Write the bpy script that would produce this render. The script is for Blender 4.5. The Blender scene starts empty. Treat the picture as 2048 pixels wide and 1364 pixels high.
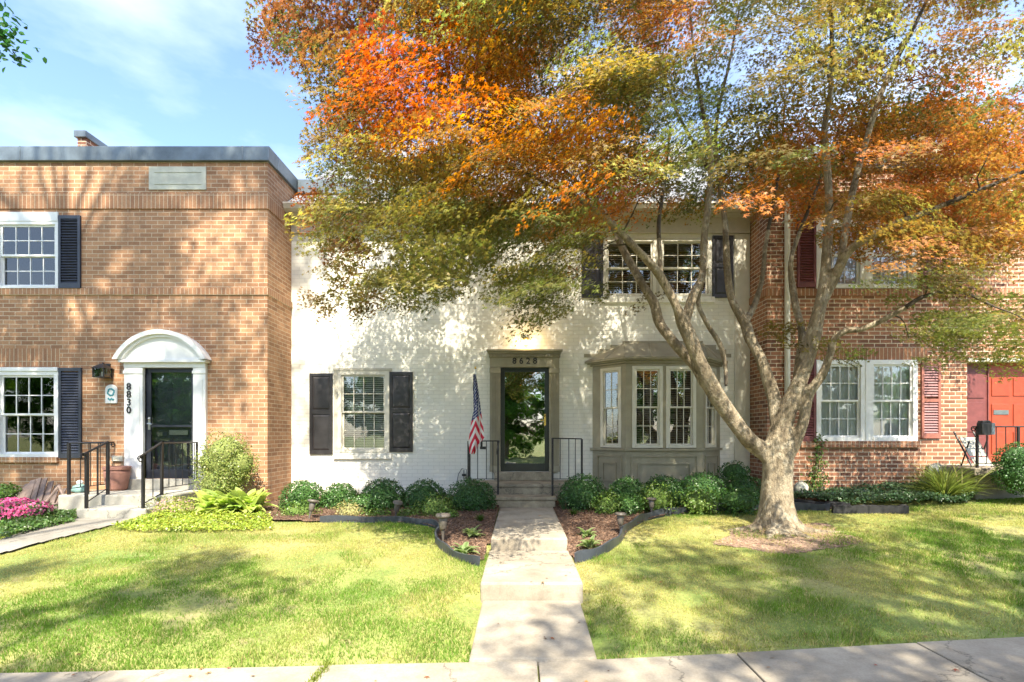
import bpy, bmesh, math, random
import numpy as np
from mathutils import Vector, Matrix

random.seed(7); rng = np.random.default_rng(7)
S = bpy.context.scene; COL = S.collection
R = math.radians

# ------------------------------------------------------------------ camera, sky, sun, exposure
F, CX, CY, EYE, CAMY = 1024.0, 1040.0, 870.0, 1.66, -10.24
cd = bpy.data.cameras.new('camera'); cam = bpy.data.objects.new('camera', cd); COL.objects.link(cam)
cam.location = (0, CAMY, EYE); cam.rotation_euler = (R(90), 0, 0)
cd.sensor_width = 36; cd.lens = 18; cd.clip_start = .05; cd.clip_end = 2000
cd.shift_x = -(CX-1024)/2048; cd.shift_y = (CY-682)/2048
S.camera = cam

SAZ, SEL = 7, 51
SUN = Vector((math.sin(R(SAZ))*math.cos(R(SEL)), -math.cos(R(SAZ))*math.cos(R(SEL)), math.sin(R(SEL))))
ld = bpy.data.lights.new('sun', 'SUN'); sun = bpy.data.objects.new('sun', ld); COL.objects.link(sun)
ld.energy = 4.2; ld.angle = R(.55); ld.color = (1, .91, .74)
sun.rotation_euler = SUN.to_track_quat('Z', 'Y').to_euler()

W = bpy.data.worlds.new('World'); S.world = W; W.use_nodes = True
wn, wl = W.node_tree.nodes, W.node_tree.links
sky = wn.new('ShaderNodeTexSky'); sky.sky_type = 'NISHITA'; sky.sun_disc = False
sky.sun_elevation = R(SEL); sky.sun_rotation = R(180-SAZ); sky.air_density = 1.0; sky.dust_density = 1.2; sky.ozone_density = 3.2
bg = wn['Background']; bg.inputs[1].default_value = .15
tc = wn.new('ShaderNodeTexCoord'); mp = wn.new('ShaderNodeMapping'); mp.inputs['Scale'].default_value = (1.6, 1.6, 4.2)
mp.inputs['Location'].default_value = (.35, .2, .1)
nz = wn.new('ShaderNodeTexNoise'); nz.inputs['Scale'].default_value = 1.7; nz.inputs['Detail'].default_value = 6; nz.inputs['Roughness'].default_value = .55
cr = wn.new('ShaderNodeValToRGB'); cr.color_ramp.elements[0].position = .40; cr.color_ramp.elements[1].position = .86
mx = wn.new('ShaderNodeMixRGB'); mx.inputs[2].default_value = (5.6, 5.75, 6.0, 1)
mul = wn.new('ShaderNodeMath'); mul.operation = 'MULTIPLY'; mul.inputs[1].default_value = .5
wl.new(tc.outputs['Generated'], mp.inputs[0]); wl.new(mp.outputs[0], nz.inputs[0]); wl.new(nz.outputs[0], cr.inputs[0])
wl.new(cr.outputs[0], mul.inputs[0]); wl.new(mul.outputs[0], mx.inputs[0]); wl.new(sky.outputs[0], mx.inputs[1]); wl.new(mx.outputs[0], bg.inputs[0])

S.view_settings.view_transform = 'Standard'; S.view_settings.look = 'None'; S.view_settings.gamma = 1
S.view_settings.exposure = 1.65
S.cycles.max_bounces = 7; S.cycles.diffuse_bounces = 4; S.cycles.glossy_bounces = 3; S.cycles.transmission_bounces = 4
S.cycles.transparent_max_bounces = 8; S.cycles.caustics_reflective = False; S.cycles.caustics_refractive = False
S.cycles.sample_clamp_indirect = 6

# ------------------------------------------------------------------ helpers
def at(px, py, y):
    d = y-CAMY
    return Vector(((px-CX)*d/F, y, EYE+(CY-py)*d/F))
def xa(px, y): return (px-CX)*(y-CAMY)/F
def za(py, y): return EYE+(CY-py)*(y-CAMY)/F

def link(o, parent=None):
    COL.objects.link(o)
    if parent: o.parent = parent
    return o
def tag(o, label=None, cat=None, group=None, kind=None):
    if label: o['label'] = label
    if cat: o['category'] = cat
    if group: o['group'] = group
    if kind: o['kind'] = kind
    return o
def empty(name, loc, label, cat, group=None):
    o = bpy.data.objects.new(name, None); o.empty_display_size = .1; o.location = loc
    return tag(link(o), label, cat, group)
def origin(o):
    v = Vector((0, 0, 0))
    while o: v += o.location; o = o.parent
    return v
def copy_tree(o, parent=None):
    c = o.copy(); link(c, parent)
    for ch in [x for x in COL.objects if x.parent == o]: copy_tree(ch, c)
    return c

class MB:
    def __init__(s): s.v = []; s.f = []; s.uv = None
    def add(s, vs, fs):
        b = len(s.v); s.v += [tuple(p) for p in vs]; s.f += [tuple(i+b for i in f) for f in fs]; return s
    def box(s, x0, x1, y0, y1, z0, z1):
        v = [(x0,y0,z0),(x1,y0,z0),(x1,y1,z0),(x0,y1,z0),(x0,y0,z1),(x1,y0,z1),(x1,y1,z1),(x0,y1,z1)]
        return s.add(v, [(0,3,2,1),(4,5,6,7),(0,1,5,4),(1,2,6,5),(2,3,7,6),(3,0,4,7)])
    def quad(s, a, b, c, d): return s.add([a,b,c,d], [(0,1,2,3)])
    def prism_y(s, pts, y0, y1):           # outline in x,z (counter-clockwise seen from -y), extruded along y
        n = len(pts); v = [(p[0], y0, p[1]) for p in pts]+[(p[0], y1, p[1]) for p in pts]
        return s.add(v, [tuple(range(n)), tuple(range(2*n-1, n-1, -1))]+[(i, i+n, (i+1)%n+n, (i+1)%n) for i in range(n)])
    def prism_z(s, pts, z0, z1):
        n = len(pts); v = [(p[0], p[1], z0) for p in pts]+[(p[0], p[1], z1) for p in pts]
        return s.add(v, [tuple(range(n-1, -1, -1)), tuple(range(n, 2*n))]+[(i, (i+1)%n, (i+1)%n+n, i+n) for i in range(n)])
    def tube(s, pts, rad, n=8, cap=True, mod=None):
        pts = [Vector(p) for p in pts]; m = len(pts)
        if not hasattr(rad, '__len__'): rad = [rad]*m
        ref = None; rings = []
        for i in range(m):
            t = (pts[min(i+1, m-1)]-pts[max(i-1, 0)])
            if t.length < 1e-9: t = Vector((0, 0, 1))
            t.normalize()
            if ref is None:
                ref = Vector((1, 0, 0)) if abs(t.x) < .8 else Vector((0, 1, 0))
            u = (ref-t*ref.dot(t)).normalized(); w = t.cross(u); ref = u
            ring = []
            for k in range(n):
                a = 2*math.pi*k/n; r = rad[i]*(mod(a, i) if mod else 1)
                ring.append(pts[i]+(u*math.cos(a)+w*math.sin(a))*r)
            rings.append(ring)
        fs = [(i*n+k, i*n+(k+1)%n, (i+1)*n+(k+1)%n, (i+1)*n+k) for i in range(m-1) for k in range(n)]
        if cap: fs += [tuple(range(n-1, -1, -1)), tuple((m-1)*n+k for k in range(n))]
        return s.add([p for r in rings for p in r], fs)
    def lathe(s, prof, c=(0,0,0), n=20):
        m = len(prof); v = [(c[0]+r*math.cos(2*math.pi*k/n), c[1]+r*math.sin(2*math.pi*k/n), c[2]+z) for r, z in prof for k in range(n)]
        fs = [(i*n+k, i*n+(k+1)%n, (i+1)*n+(k+1)%n, (i+1)*n+k) for i in range(m-1) for k in range(n)]
        return s.add(v, fs+[tuple(range(n-1, -1, -1)), tuple((m-1)*n+k for k in range(n))])
    def blob(s, c, r, n=10, m=7, amp=0.0):
        v = []; fs = []
        for i in range(m+1):
            th = math.pi*i/m
            for k in range(n):
                a = 2*math.pi*k/n; q = 1+amp*random.uniform(-1, 1)
                v.append((c[0]+r[0]*q*math.sin(th)*math.cos(a), c[1]+r[1]*q*math.sin(th)*math.sin(a), c[2]+r[2]*q*math.cos(th)))
        for i in range(m):
            for k in range(n): fs.append((i*n+k, (i+1)*n+k, (i+1)*n+(k+1)%n, i*n+(k+1)%n))
        return s.add(v, fs)
    def build(s, name, mat, parent=None, xf=None, smooth=False, bevel=0):
        o0 = origin(parent) if parent else Vector((0, 0, 0))
        vs = [(xf @ Vector(p)) if xf else Vector(p) for p in s.v]
        me = bpy.data.meshes.new(name); me.from_pydata([tuple(p-o0) for p in vs], [], s.f); me.validate(); me.update()
        if smooth:
            me.shade_smooth()
        me.materials.append(mat)
        o = link(bpy.data.objects.new(name, me), parent)
        if bevel:
            b = o.modifiers.new('bevel', 'BEVEL'); b.width = bevel; b.segments = 2; b.limit_method = 'ANGLE'; b.angle_limit = R(40)
        return o

# ------------------------------------------------------------------ materials
def nt(name):
    m = bpy.data.materials.new(name); m.use_nodes = True
    return m, m.node_tree.nodes, m.node_tree.links, m.node_tree.nodes['Principled BSDF']
def rgba(c): return (c[0], c[1], c[2], 1)
def noise(n, l, scale, detail=5, rough=.6, vec=None, stretch=None):
    t = n.new('ShaderNodeTexNoise'); t.inputs['Scale'].default_value = scale; t.inputs['Detail'].default_value = detail; t.inputs['Roughness'].default_value = rough
    if vec is None:
        vec = n.new('ShaderNodeTexCoord').outputs['Object']
    if stretch:
        p = n.new('ShaderNodeMapping'); p.inputs['Scale'].default_value = stretch; l.new(vec, p.inputs[0]); vec = p.outputs[0]
    l.new(vec, t.inputs['Vector']); return t
def ramp(n, l, src, stops):
    r = n.new('ShaderNodeValToRGB'); e = r.color_ramp.elements
    while len(e) < len(stops): e.new(.5)
    for i, (p, c) in enumerate(stops): e[i].position = p; e[i].color = rgba(c)
    l.new(src, r.inputs[0]); return r
def bump(n, l, src, bsdf, strength=.3, dist=.01):
    b = n.new('ShaderNodeBump'); b.inputs['Strength'].default_value = strength; b.inputs['Distance'].default_value = dist
    l.new(src, b.inputs['Height']); l.new(b.outputs[0], bsdf.inputs['Normal']); return b
def mixc(n, l, fac, a, b, mode='MIX'):
    m = n.new('ShaderNodeMixRGB'); m.blend_type = mode
    for i, x in ((0, fac), (1, a), (2, b)):
        if hasattr(x, 'links'): l.new(x, m.inputs[i])
        elif i == 0: m.inputs[0].default_value = x
        else: m.inputs[i].default_value = rgba(x)
    return m.outputs[0]

def plain(name, c, rough=.5, var=.12, scale=9, metal=0, bmp=.08, spec=.5):
    m, n, l, b = nt(name)
    t = noise(n, l, scale)
    lo = tuple(x*(1-var) for x in c); hi = tuple(min(1, x*(1+var)) for x in c)
    l.new(ramp(n, l, t.outputs[0], [(.3, lo), (.7, hi)]).outputs[0], b.inputs['Base Color'])
    b.inputs['Roughness'].default_value = rough; b.inputs['Metallic'].default_value = metal; b.inputs['Specular IOR Level'].default_value = spec
    if bmp: bump(n, l, noise(n, l, scale*8, 3).outputs[0], b, bmp, .004)
    return m

def brick(name, c1, c2, mortar, soldier=False, msize=.006, painted=None, bmp=.5, stain=None, bw=.215, rh=.075):
    m, n, l, b = nt(name)
    g = n.new('ShaderNodeNewGeometry'); sp = n.new('ShaderNodeSeparateXYZ'); l.new(g.outputs['Position'], sp.inputs[0])
    ad = n.new('ShaderNodeMath'); l.new(sp.outputs[0], ad.inputs[0]); l.new(sp.outputs[1], ad.inputs[1])
    cb = n.new('ShaderNodeCombineXYZ')
    l.new(ad.outputs[0], cb.inputs[1 if soldier else 0]); l.new(sp.outputs[2], cb.inputs[0 if soldier else 1])
    # slightly wavy courses
    nzv = noise(n, l, 1.3, 2, vec=g.outputs['Position'])
    vm = n.new('ShaderNodeVectorMath'); vm.operation = 'MULTIPLY_ADD'; vm.inputs[1].default_value = (.012, .012, 0)
    l.new(nzv.outputs[1], vm.inputs[0]); l.new(cb.outputs[0], vm.inputs[2])
    t = n.new('ShaderNodeTexBrick'); l.new(vm.outputs[0], t.inputs[0])
    t.offset = 0 if soldier else .5
    t.inputs['Scale'].default_value = 1; t.inputs['Brick Width'].default_value = bw if not soldier else .3; t.inputs['Row Height'].default_value = rh
    t.inputs['Mortar Size'].default_value = msize; t.inputs['Mortar Smooth'].default_value = .25; t.inputs['Bias'].default_value = -.1
    t.inputs['Color1'].default_value = rgba(c1); t.inputs['Color2'].default_value = rgba(c2); t.inputs['Mortar'].default_value = rgba(mortar)
    big = noise(n, l, .9, 5, .6, vec=g.outputs['Position']); fine = noise(n, l, 35, 4, .7, vec=g.outputs['Position'])
    col = t.outputs[0]
    if painted is None:
        col = mixc(n, l, .75, col, ramp(n, l, big.outputs[0], [(.3, (.7, .68, .66)), (.7, (1.12, 1.1, 1.08))]).outputs[0], 'MULTIPLY')
        col = mixc(n, l, .6, col, ramp(n, l, fine.outputs[0], [(.3, (.72, .72, .72)), (.7, (1.2, 1.2, 1.2))]).outputs[0], 'MULTIPLY')
        if stain:
            st = noise(n, l, 2.2, 6, .7, vec=g.outputs['Position'], stretch=(1, 1, .35))
            col = mixc(n, l, ramp(n, l, st.outputs[0], [(.52, (0, 0, 0)), (.75, (.8, .8, .8))]).outputs[0], col, stain)
    else:
        col = mixc(n, l, 1, painted, ramp(n, l, big.outputs[0], [(.25, (.93, .93, .92)), (.75, (1, 1, 1))]).outputs[0], 'MULTIPLY')
        col = mixc(n, l, mixc(n, l, .65, (0, 0, 0), t.outputs['Fac']), col, tuple(x*.74 for x in painted))
    l.new(col, b.inputs['Base Color']); b.inputs['Roughness'].default_value = .85 if painted is None else .6
    inv = n.new('ShaderNodeMath'); inv.operation = 'MULTIPLY_ADD'; inv.inputs[1].default_value = -1; l.new(t.outputs['Fac'], inv.inputs[0])
    sc = n.new('ShaderNodeMath'); sc.operation = 'MULTIPLY'; sc.inputs[1].default_value = .35; l.new(fine.outputs[0], sc.inputs[0]); l.new(sc.outputs[0], inv.inputs[2])
    bump(n, l, inv.outputs[0], b, bmp, .008)
    return m

def glass(name, tint=(.9, .93, .92), boost=2.2, base=.06):
    m, n, l, b = nt(name); n.remove(b)
    tr = n.new('ShaderNodeBsdfTransparent'); tr.inputs[0].default_value = rgba(tint)
    gl = n.new('ShaderNodeBsdfGlossy'); gl.inputs['Roughness'].default_value = .015
    w = n.new('ShaderNodeTexCoord'); nn = noise(n, l, 2.2, 2, vec=w.outputs['Object'])
    bp = n.new('ShaderNodeBump'); bp.inputs['Strength'].default_value = .12; bp.inputs['Distance'].default_value = .02; l.new(nn.outputs[0], bp.inputs['Height']); l.new(bp.outputs[0], gl.inputs['Normal'])
    fr = n.new('ShaderNodeFresnel'); fr.inputs[0].default_value = 1.5
    ma = n.new('ShaderNodeMath'); ma.operation = 'MULTIPLY_ADD'; ma.inputs[1].default_value = boost; ma.inputs[2].default_value = base; ma.use_clamp = True
    l.new(fr.outputs[0], ma.inputs[0]); mx = n.new('ShaderNodeMixShader'); l.new(ma.outputs[0], mx.inputs[0]); l.new(tr.outputs[0], mx.inputs[1]); l.new(gl.outputs[0], mx.inputs[2])
    l.new(mx.outputs[0], n['Material Output'].inputs[0]); return m

def leafmat(name, trans=.45, rough=.5, spec=.25, gain=1.0):
    m, n, l, b = nt(name)
    a = n.new('ShaderNodeAttribute'); a.attribute_name = 'Col'
    t = noise(n, l, 40, 2); c = mixc(n, l, .35, a.outputs[0], ramp(n, l, t.outputs[0], [(.3, (.75, .75, .75)), (.7, (1.2, 1.2, 1.2))]).outputs[0], 'MULTIPLY')
    l.new(c, b.inputs['Base Color']); b.inputs['Roughness'].default_value = rough; b.inputs['Specular IOR Level'].default_value = spec
    tl = n.new('ShaderNodeBsdfTranslucent'); hs = n.new('ShaderNodeHueSaturation'); hs.inputs['Saturation'].default_value = 1.15; hs.inputs['Value'].default_value = 1.5*gain
    l.new(c, hs.inputs['Color']); l.new(hs.outputs[0], tl.inputs[0])
    mx = n.new('ShaderNodeMixShader'); mx.inputs[0].default_value = trans; l.new(b.outputs[0], mx.inputs[1]); l.new(tl.outputs[0], mx.inputs[2])
    l.new(mx.outputs[0], n['Material Output'].inputs[0]); return m

def concrete(name, c, dark, scale=1.4):
    m, n, l, b = nt(name)
    p = n.new('ShaderNodeNewGeometry').outputs['Position']
    A = noise(n, l, scale, 7, .65, vec=p); B = noise(n, l, 60, 4, .7, vec=p); C = noise(n, l, 6, 5, .7, vec=p)
    col = ramp(n, l, A.outputs[0], [(.32, dark), (.62, c)]).outputs[0]
    col = mixc(n, l, .5, col, ramp(n, l, C.outputs[0], [(.3, (.75, .74, .72)), (.65, (1.08, 1.08, 1.08))]).outputs[0], 'MULTIPLY')
    col = mixc(n, l, .55, col, ramp(n, l, B.outputs[0], [(.3, (.72, .72, .72)), (.7, (1.15, 1.15, 1.15))]).outputs[0], 'MULTIPLY')
    vd = n.new('ShaderNodeVectorMath'); vd.operation = 'MULTIPLY_ADD'; vd.inputs[1].default_value = (.5, .5, .5); l.new(noise(n, l, 2.5, 5, .7, vec=p).outputs[1], vd.inputs[0]); l.new(p, vd.inputs[2])
    vo = n.new('ShaderNodeTexVoronoi'); vo.feature = 'DISTANCE_TO_EDGE'; vo.inputs['Scale'].default_value = .55; l.new(vd.outputs[0], vo.inputs[0])
    col = mixc(n, l, ramp(n, l, vo.outputs['Distance'], [(.0, (.7, .7, .7)), (.008, (0, 0, 0))]).outputs[0], col, tuple(x*.35 for x in dark))
    st = noise(n, l, 3.2, 6, .75, vec=p); col = mixc(n, l, ramp(n, l, st.outputs[0], [(.56, (0, 0, 0)), (.72, (.55, .55, .55))]).outputs[0], col, tuple(x*.75 for x in dark))
    l.new(col, b.inputs['Base Color']); b.inputs['Roughness'].default_value = .9
    bump(n, l, B.outputs[0], b, .35, .004); return m

M = {}
M['brick_tan'] = brick('brick_tan', (.50, .275, .145), (.31, .155, .08), (.62, .50, .36), stain=(.19, .11, .065))
M['soldier_tan'] = brick('soldier_tan', (.46, .245, .13), (.34, .17, .09), (.6, .48, .34), soldier=True)
M['brick_red'] = brick('brick_red', (.44, .20, .11), (.15, .065, .042), (.68, .57, .43), bmp=.6, msize=.008)
M['soldier_red'] = brick('soldier_red', (.4, .19, .10), (.26, .115, .07), (.56, .45, .34), soldier=True)
M['white_brick'] = brick('white_brick', (.8, .8, .8), (.8, .8, .8), (.8, .8, .8), painted=(.86, .835, .74), bmp=.55, msize=.005)
M['white'] = plain('white_paint', (.80, .80, .78), .4, .04)
M['cream'] = plain('cream_paint', (.66, .63, .53), .45, .06)
M['taupe'] = plain('taupe_paint', (.32, .288, .20), .5, .14, 4)
M['taupe_light'] = plain('taupe_light_paint', (.48, .45, .36), .5, .07)
M['black'] = plain('black_paint', (.036, .034, .037), .28, .2)
M['shutter_grey'] = plain('charcoal_paint', (.035, .04, .056), .4, .2)
M['navy'] = plain('slate_door_paint', (.026, .03, .042), .3, .15)
M['slate'] = plain('slate_paint', (.085, .095, .115), .35, .15); M['green_black'] = plain('dark_green_paint', (.018, .028, .026), .3, .2)
M['maroon'] = plain('maroon_paint', (.17, .05, .048), .5, .2)
M['rust'] = plain('rust_red_paint', (.30, .115, .085), .5, .15)
M['mauve'] = plain('mauve_louver', (.27, .14, .14), .5, .15)
M['orange_red'] = plain('orange_red_paint', (.33, .06, .028), .4, .15)
M['coping'] = plain('blue_grey_metal', (.135, .165, .185), .4, .4, 2.2, .35)
M['iron'] = plain('black_iron', (.018, .017, .018), .4, .3, 20)
M['brass'] = plain('brass', (.6, .42, .12), .25, .1, 10, 1)
M['steel'] = plain('satin_steel', (.6, .6, .6), .3, .1, 10, 1)
M['stone'] = plain('pale_stone', (.50, .50, .42), .8, .15, 6)
M['gutter'] = plain('cream_metal', (.55, .5, .42), .4, .08)
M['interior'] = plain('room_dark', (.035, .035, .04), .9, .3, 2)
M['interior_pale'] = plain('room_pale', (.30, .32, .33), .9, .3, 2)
M['blind'] = plain('blind_white', (.88, .86, .80), .5, .05); M['blind_dim'] = plain('blind_shaded', (.26, .23, .18), .5, .1)  # second blind is a darker copy, shade on the slats put into its colour
M['curtain'] = plain('curtain_white', (.88, .89, .88), .8, .1, 4)
M['curtain_sky_tint'] = plain('curtain_sky_tint', (.30, .44, .47), .8, .3, 5)  # sky reflection of the upper panes put into this curtain colour
M['glass'] = glass('glass', (.95, .97, .96), 1.6, .05); M['glass_dark'] = glass('storm_glass', (.4, .45, .42), 2.6, .24)
M['glass_soft'] = glass('bright_glass', (.96, .98, .98), 1.2, .05)
M['concrete'] = concrete('pale_concrete', (.43, .38, .30), (.24, .205, .155))
M['concrete_grey'] = concrete('grey_concrete', (.44, .42, .36), (.28, .27, .235))
M['step_stone'] = concrete('step_concrete', (.42, .36, .255), (.22, .185, .13), 3)
M['path_grey'] = concrete('path_concrete', (.31, .29, .25), (.2, .185, .155)); M['asphalt'] = concrete('asphalt', (.06, .06, .06), (.045, .045, .045))
M['timber'] = plain('weathered_timber', (.02, .02, .022), .7, .5, 12, 0, .5)
M['edging'] = plain('black_plastic', (.045, .052, .065), .4, .3, 3)
M['lamp_grey'] = plain('bronze_grey_plastic', (.11, .095, .08), .5, .15)
M['terracotta'] = plain('terracotta', (.34, .17, .13), .8, .2)
M['wood_grey'] = plain('weathered_wood', (.17, .125, .105), .75, .3, 14)
M['leaf'] = leafmat('leaf'); M['shrub_leaf'] = leafmat('shrub_leaf', .25, .38, .5); M['maple_leaf'] = leafmat('maple_leaf', .45, .42, .4, 1.1)
M['grass'] = leafmat('grass_blade', .4, .6, .15)
def shingle():
    m, n, l, b = nt('roof_shingle'); g = n.new('ShaderNodeNewGeometry').outputs['Position']
    t = n.new('ShaderNodeTexBrick'); l.new(g, t.inputs[0]); t.inputs['Scale'].default_value = 1; t.inputs['Brick Width'].default_value = .3; t.inputs['Row Height'].default_value = .11
    t.inputs['Color1'].default_value = (.17, .18, .2, 1); t.inputs['Color2'].default_value = (.27, .28, .3, 1); t.inputs['Mortar'].default_value = (.06, .06, .07, 1); t.inputs['Mortar Size'].default_value = .006
    l.new(t.outputs[0], b.inputs['Base Color']); b.inputs['Roughness'].default_value = .9; return m
M['shingle'] = shingle()
def bark():
    m, n, l, b = nt('maple_bark'); g = n.new('ShaderNodeNewGeometry').outputs['Position']
    A = noise(n, l, 5, 6, .65, vec=g, stretch=(1.6, 1.6, .35)); B = noise(n, l, 7.5, 4, .5, vec=g); C = noise(n, l, 45, 4, .7, vec=g, stretch=(1, 1, .4))
    c = ramp(n, l, A.outputs[0], [(.28, (.10, .075, .045)), (.5, (.31, .25, .165)), (.72, (.52, .44, .31))]).outputs[0]
    c = mixc(n, l, ramp(n, l, B.outputs[0], [(.54, (0, 0, 0)), (.62, (.8, .8, .8))]).outputs[0], c, (.50, .43, .31))
    c = mixc(n, l, .6, c, ramp(n, l, C.outputs[0], [(.34, (.42, .42, .42)), (.66, (1.28, 1.28, 1.28))]).outputs[0], 'MULTIPLY')
    l.new(c, b.inputs['Base Color']); b.inputs['Roughness'].default_value = .8
    ad = n.new('ShaderNodeMath'); ad.operation = 'ADD'; l.new(A.outputs[0], ad.inputs[0]); l.new(C.outputs[0], ad.inputs[1])
    bump(n, l, ad.outputs[0], b, .9, .045); return m
M['bark'] = bark(); M['twig'] = plain('twig_bark', (.075, .06, .043), .8, .3, 20)
def soil(name, stops, scale=45):
    m, n, l, b = nt(name); g = n.new('ShaderNodeNewGeometry').outputs['Position']
    v = n.new('ShaderNodeTexVoronoi'); v.inputs['Scale'].default_value = scale; l.new(g, v.inputs[0])
    A = noise(n, l, 2.2, 5, .6, vec=g); c = ramp(n, l, v.outputs['Color'], stops).outputs[0]
    c = mixc(n, l, .6, c, ramp(n, l, A.outputs[0], [(.3, (.6, .58, .55)), (.7, (1.25, 1.2, 1.15))]).outputs[0], 'MULTIPLY')
    l.new(c, b.inputs['Base Color']); b.inputs['Roughness'].default_value = .95; bump(n, l, v.outputs['Distance'], b, .8, .02); return m
M['mulch'] = soil('bark_mulch', [(.2, (.055, .03, .02)), (.5, (.135, .082, .055)), (.85, (.27, .17, .115))])
M['dirt'] = soil('dry_mulch', [(.2, (.20, .13, .09)), (.5, (.29, .195, .14)), (.85, (.40, .29, .21))], 38)
def turf():
    m, n, l, b = nt('turf'); g = n.new('ShaderNodeNewGeometry').outputs['Position']
    A = noise(n, l, .8, 6, .6, vec=g); B = noise(n, l, 30, 4, .7, vec=g); C = noise(n, l, 2.6, 5, .65, vec=g)
    c = ramp(n, l, A.outputs[0], [(.35, (.17, .24, .05)), (.5, (.28, .31, .085)), (.65, (.38, .35, .14))]).outputs[0]
    c = mixc(n, l, ramp(n, l, C.outputs[0], [(.6, (0, 0, 0)), (.72, (.7, .7, .7))]).outputs[0], c, (.34, .25, .15))
    c = mixc(n, l, .7, c, ramp(n, l, B.outputs[0], [(.3, (.5, .5, .5)), (.7, (1.25, 1.25, 1.25))]).outputs[0], 'MULTIPLY')
    l.new(c, b.inputs['Base Color']); b.inputs['Roughness'].default_value = .95; bump(n, l, B.outputs[0], b, .8, .03); return m
M['turf'] = turf()

# ------------------------------------------------------------------ leaf / blade meshes (many small faces in one mesh)
def cloud(name, P, T, N, size, C, mat, parent=None, shape='oval', extra=None):
    """P points, T tip directions, N face normals, size per leaf, C colours -> one mesh of leaf-shaped faces"""
    n = len(P); o0 = np.array(origin(parent)) if parent else np.zeros(3)
    T = T/np.linalg.norm(T, axis=1)[:, None]; B = np.cross(N, T); B /= np.linalg.norm(B, axis=1)[:, None]+1e-9; N2 = np.cross(T, B)
    if shape == 'maple':
        ang = [-105, -78, -52, -27, 0, 27, 52, 78, 105]; ln = [.62, .30, .92, .36, 1.05, .36, .92, .30, .62]
        tv = [(0, 0, 0)]+[(l*math.cos(R(a)), l*math.sin(R(a)), -.18*l*l) for a, l in zip(ang, ln)]
        tf = [(0, i, i+1) for i in range(1, 9)]
    elif shape == 'oval':
        tv = [(0, 0, 0), (.35, -.27, .06), (.35, .27, .06), (.75, -.2, .0), (.75, .2, .0), (1, 0, -.08)]; tf = [(0, 1, 2), (1, 3, 4, 2), (3, 5, 4)]
    elif shape == 'blade':
        tv = [(0, -.5, 0), (0, .5, 0), (1, 0, 0)]; tf = [(0, 1, 2)]
    elif shape == 'petal':
        tv = [(0, 0, 0), (.5, -.42, .12), (1, 0, .05), (.5, .42, .12)]; tf = [(0, 1, 2, 3)]
    tv = np.array(tv); k = len(tv); size = np.broadcast_to(np.asarray(size, float), (n,))
    wid = size if extra is None else np.broadcast_to(np.asarray(extra, float), (n,))
    V = P[:, None, :]+tv[None, :, 0:1]*T[:, None, :]*size[:, None, None]+tv[None, :, 1:2]*B[:, None, :]*wid[:, None, None]+tv[None, :, 2:3]*N2[:, None, :]*size[:, None, None]
    V = (V.reshape(-1, 3)-o0).astype(np.float32)
    lp = np.array([i for f in tf for i in f]); ls = np.array([len(f) for f in tf])
    loops = (lp[None]+(np.arange(n)*k)[:, None]).ravel(); tot = np.tile(ls, n); starts = np.concatenate([[0], np.cumsum(tot)[:-1]])
    me = bpy.data.meshes.new(name); me.vertices.add(n*k); me.vertices.foreach_set('co', V.ravel())
    me.loops.add(len(loops)); me.loops.foreach_set('vertex_index', loops.astype(np.int32))
    me.polygons.add(len(tot)); me.polygons.foreach_set('loop_start', starts.astype(np.int32))
    me.update(calc_edges=True)
    ca = me.color_attributes.new('Col', 'FLOAT_COLOR', 'POINT'); cc = np.ones((n, k, 4), np.float32); cc[:, :, :3] = C[:, None, :]
    ca.data.foreach_set('color', cc.ravel()); me.materials.append(mat)
    return link(bpy.data.objects.new(name, me), parent)
def rdir(n):
    v = rng.normal(size=(n, 3)); return v/np.linalg.norm(v, axis=1)[:, None]
def rtan(N):
    t = np.cross(N, rdir(len(N))); return t/(np.linalg.norm(t, axis=1)[:, None]+1e-9)
def jit(c, n, s=.25):
    c = np.asarray(c, float); v = np.broadcast_to(c, (n, 3)).copy(); v *= 1+rng.normal(0, s, (n, 1)); v *= 1+rng.normal(0, s*.35, (n, 3)); return np.clip(v, .004, .9)
class VN:                                     # small value-noise field in the plane
    def __init__(s, sc): s.sc = sc; s.g = rng.random((64, 64))
    def __call__(s, x, y):
        x = np.asarray(x)*s.sc+1000; y = np.asarray(y)*s.sc+1000; i = np.floor(x).astype(int); j = np.floor(y).astype(int); u = x-i; v = y-j
        u = u*u*(3-2*u); v = v*v*(3-2*v); g = lambda a, b: s.g[a % 64, b % 64]
        return g(i, j)*(1-u)*(1-v)+g(i+1, j)*u*(1-v)+g(i, j+1)*(1-u)*v+g(i+1, j+1)*u*v
def inpoly(x, y, poly):
    x = np.asarray(x); y = np.asarray(y); r = np.zeros(x.shape, bool); n = len(poly)
    for i in range(n):
        (x0, y0), (x1, y1) = poly[i][:2], poly[(i+1) % n][:2]
        c = ((y0 > y) != (y1 > y)) & (x < (x1-x0)*(y-y0)/((y1-y0) or 1e-9)+x0); r ^= c
    return r

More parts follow.
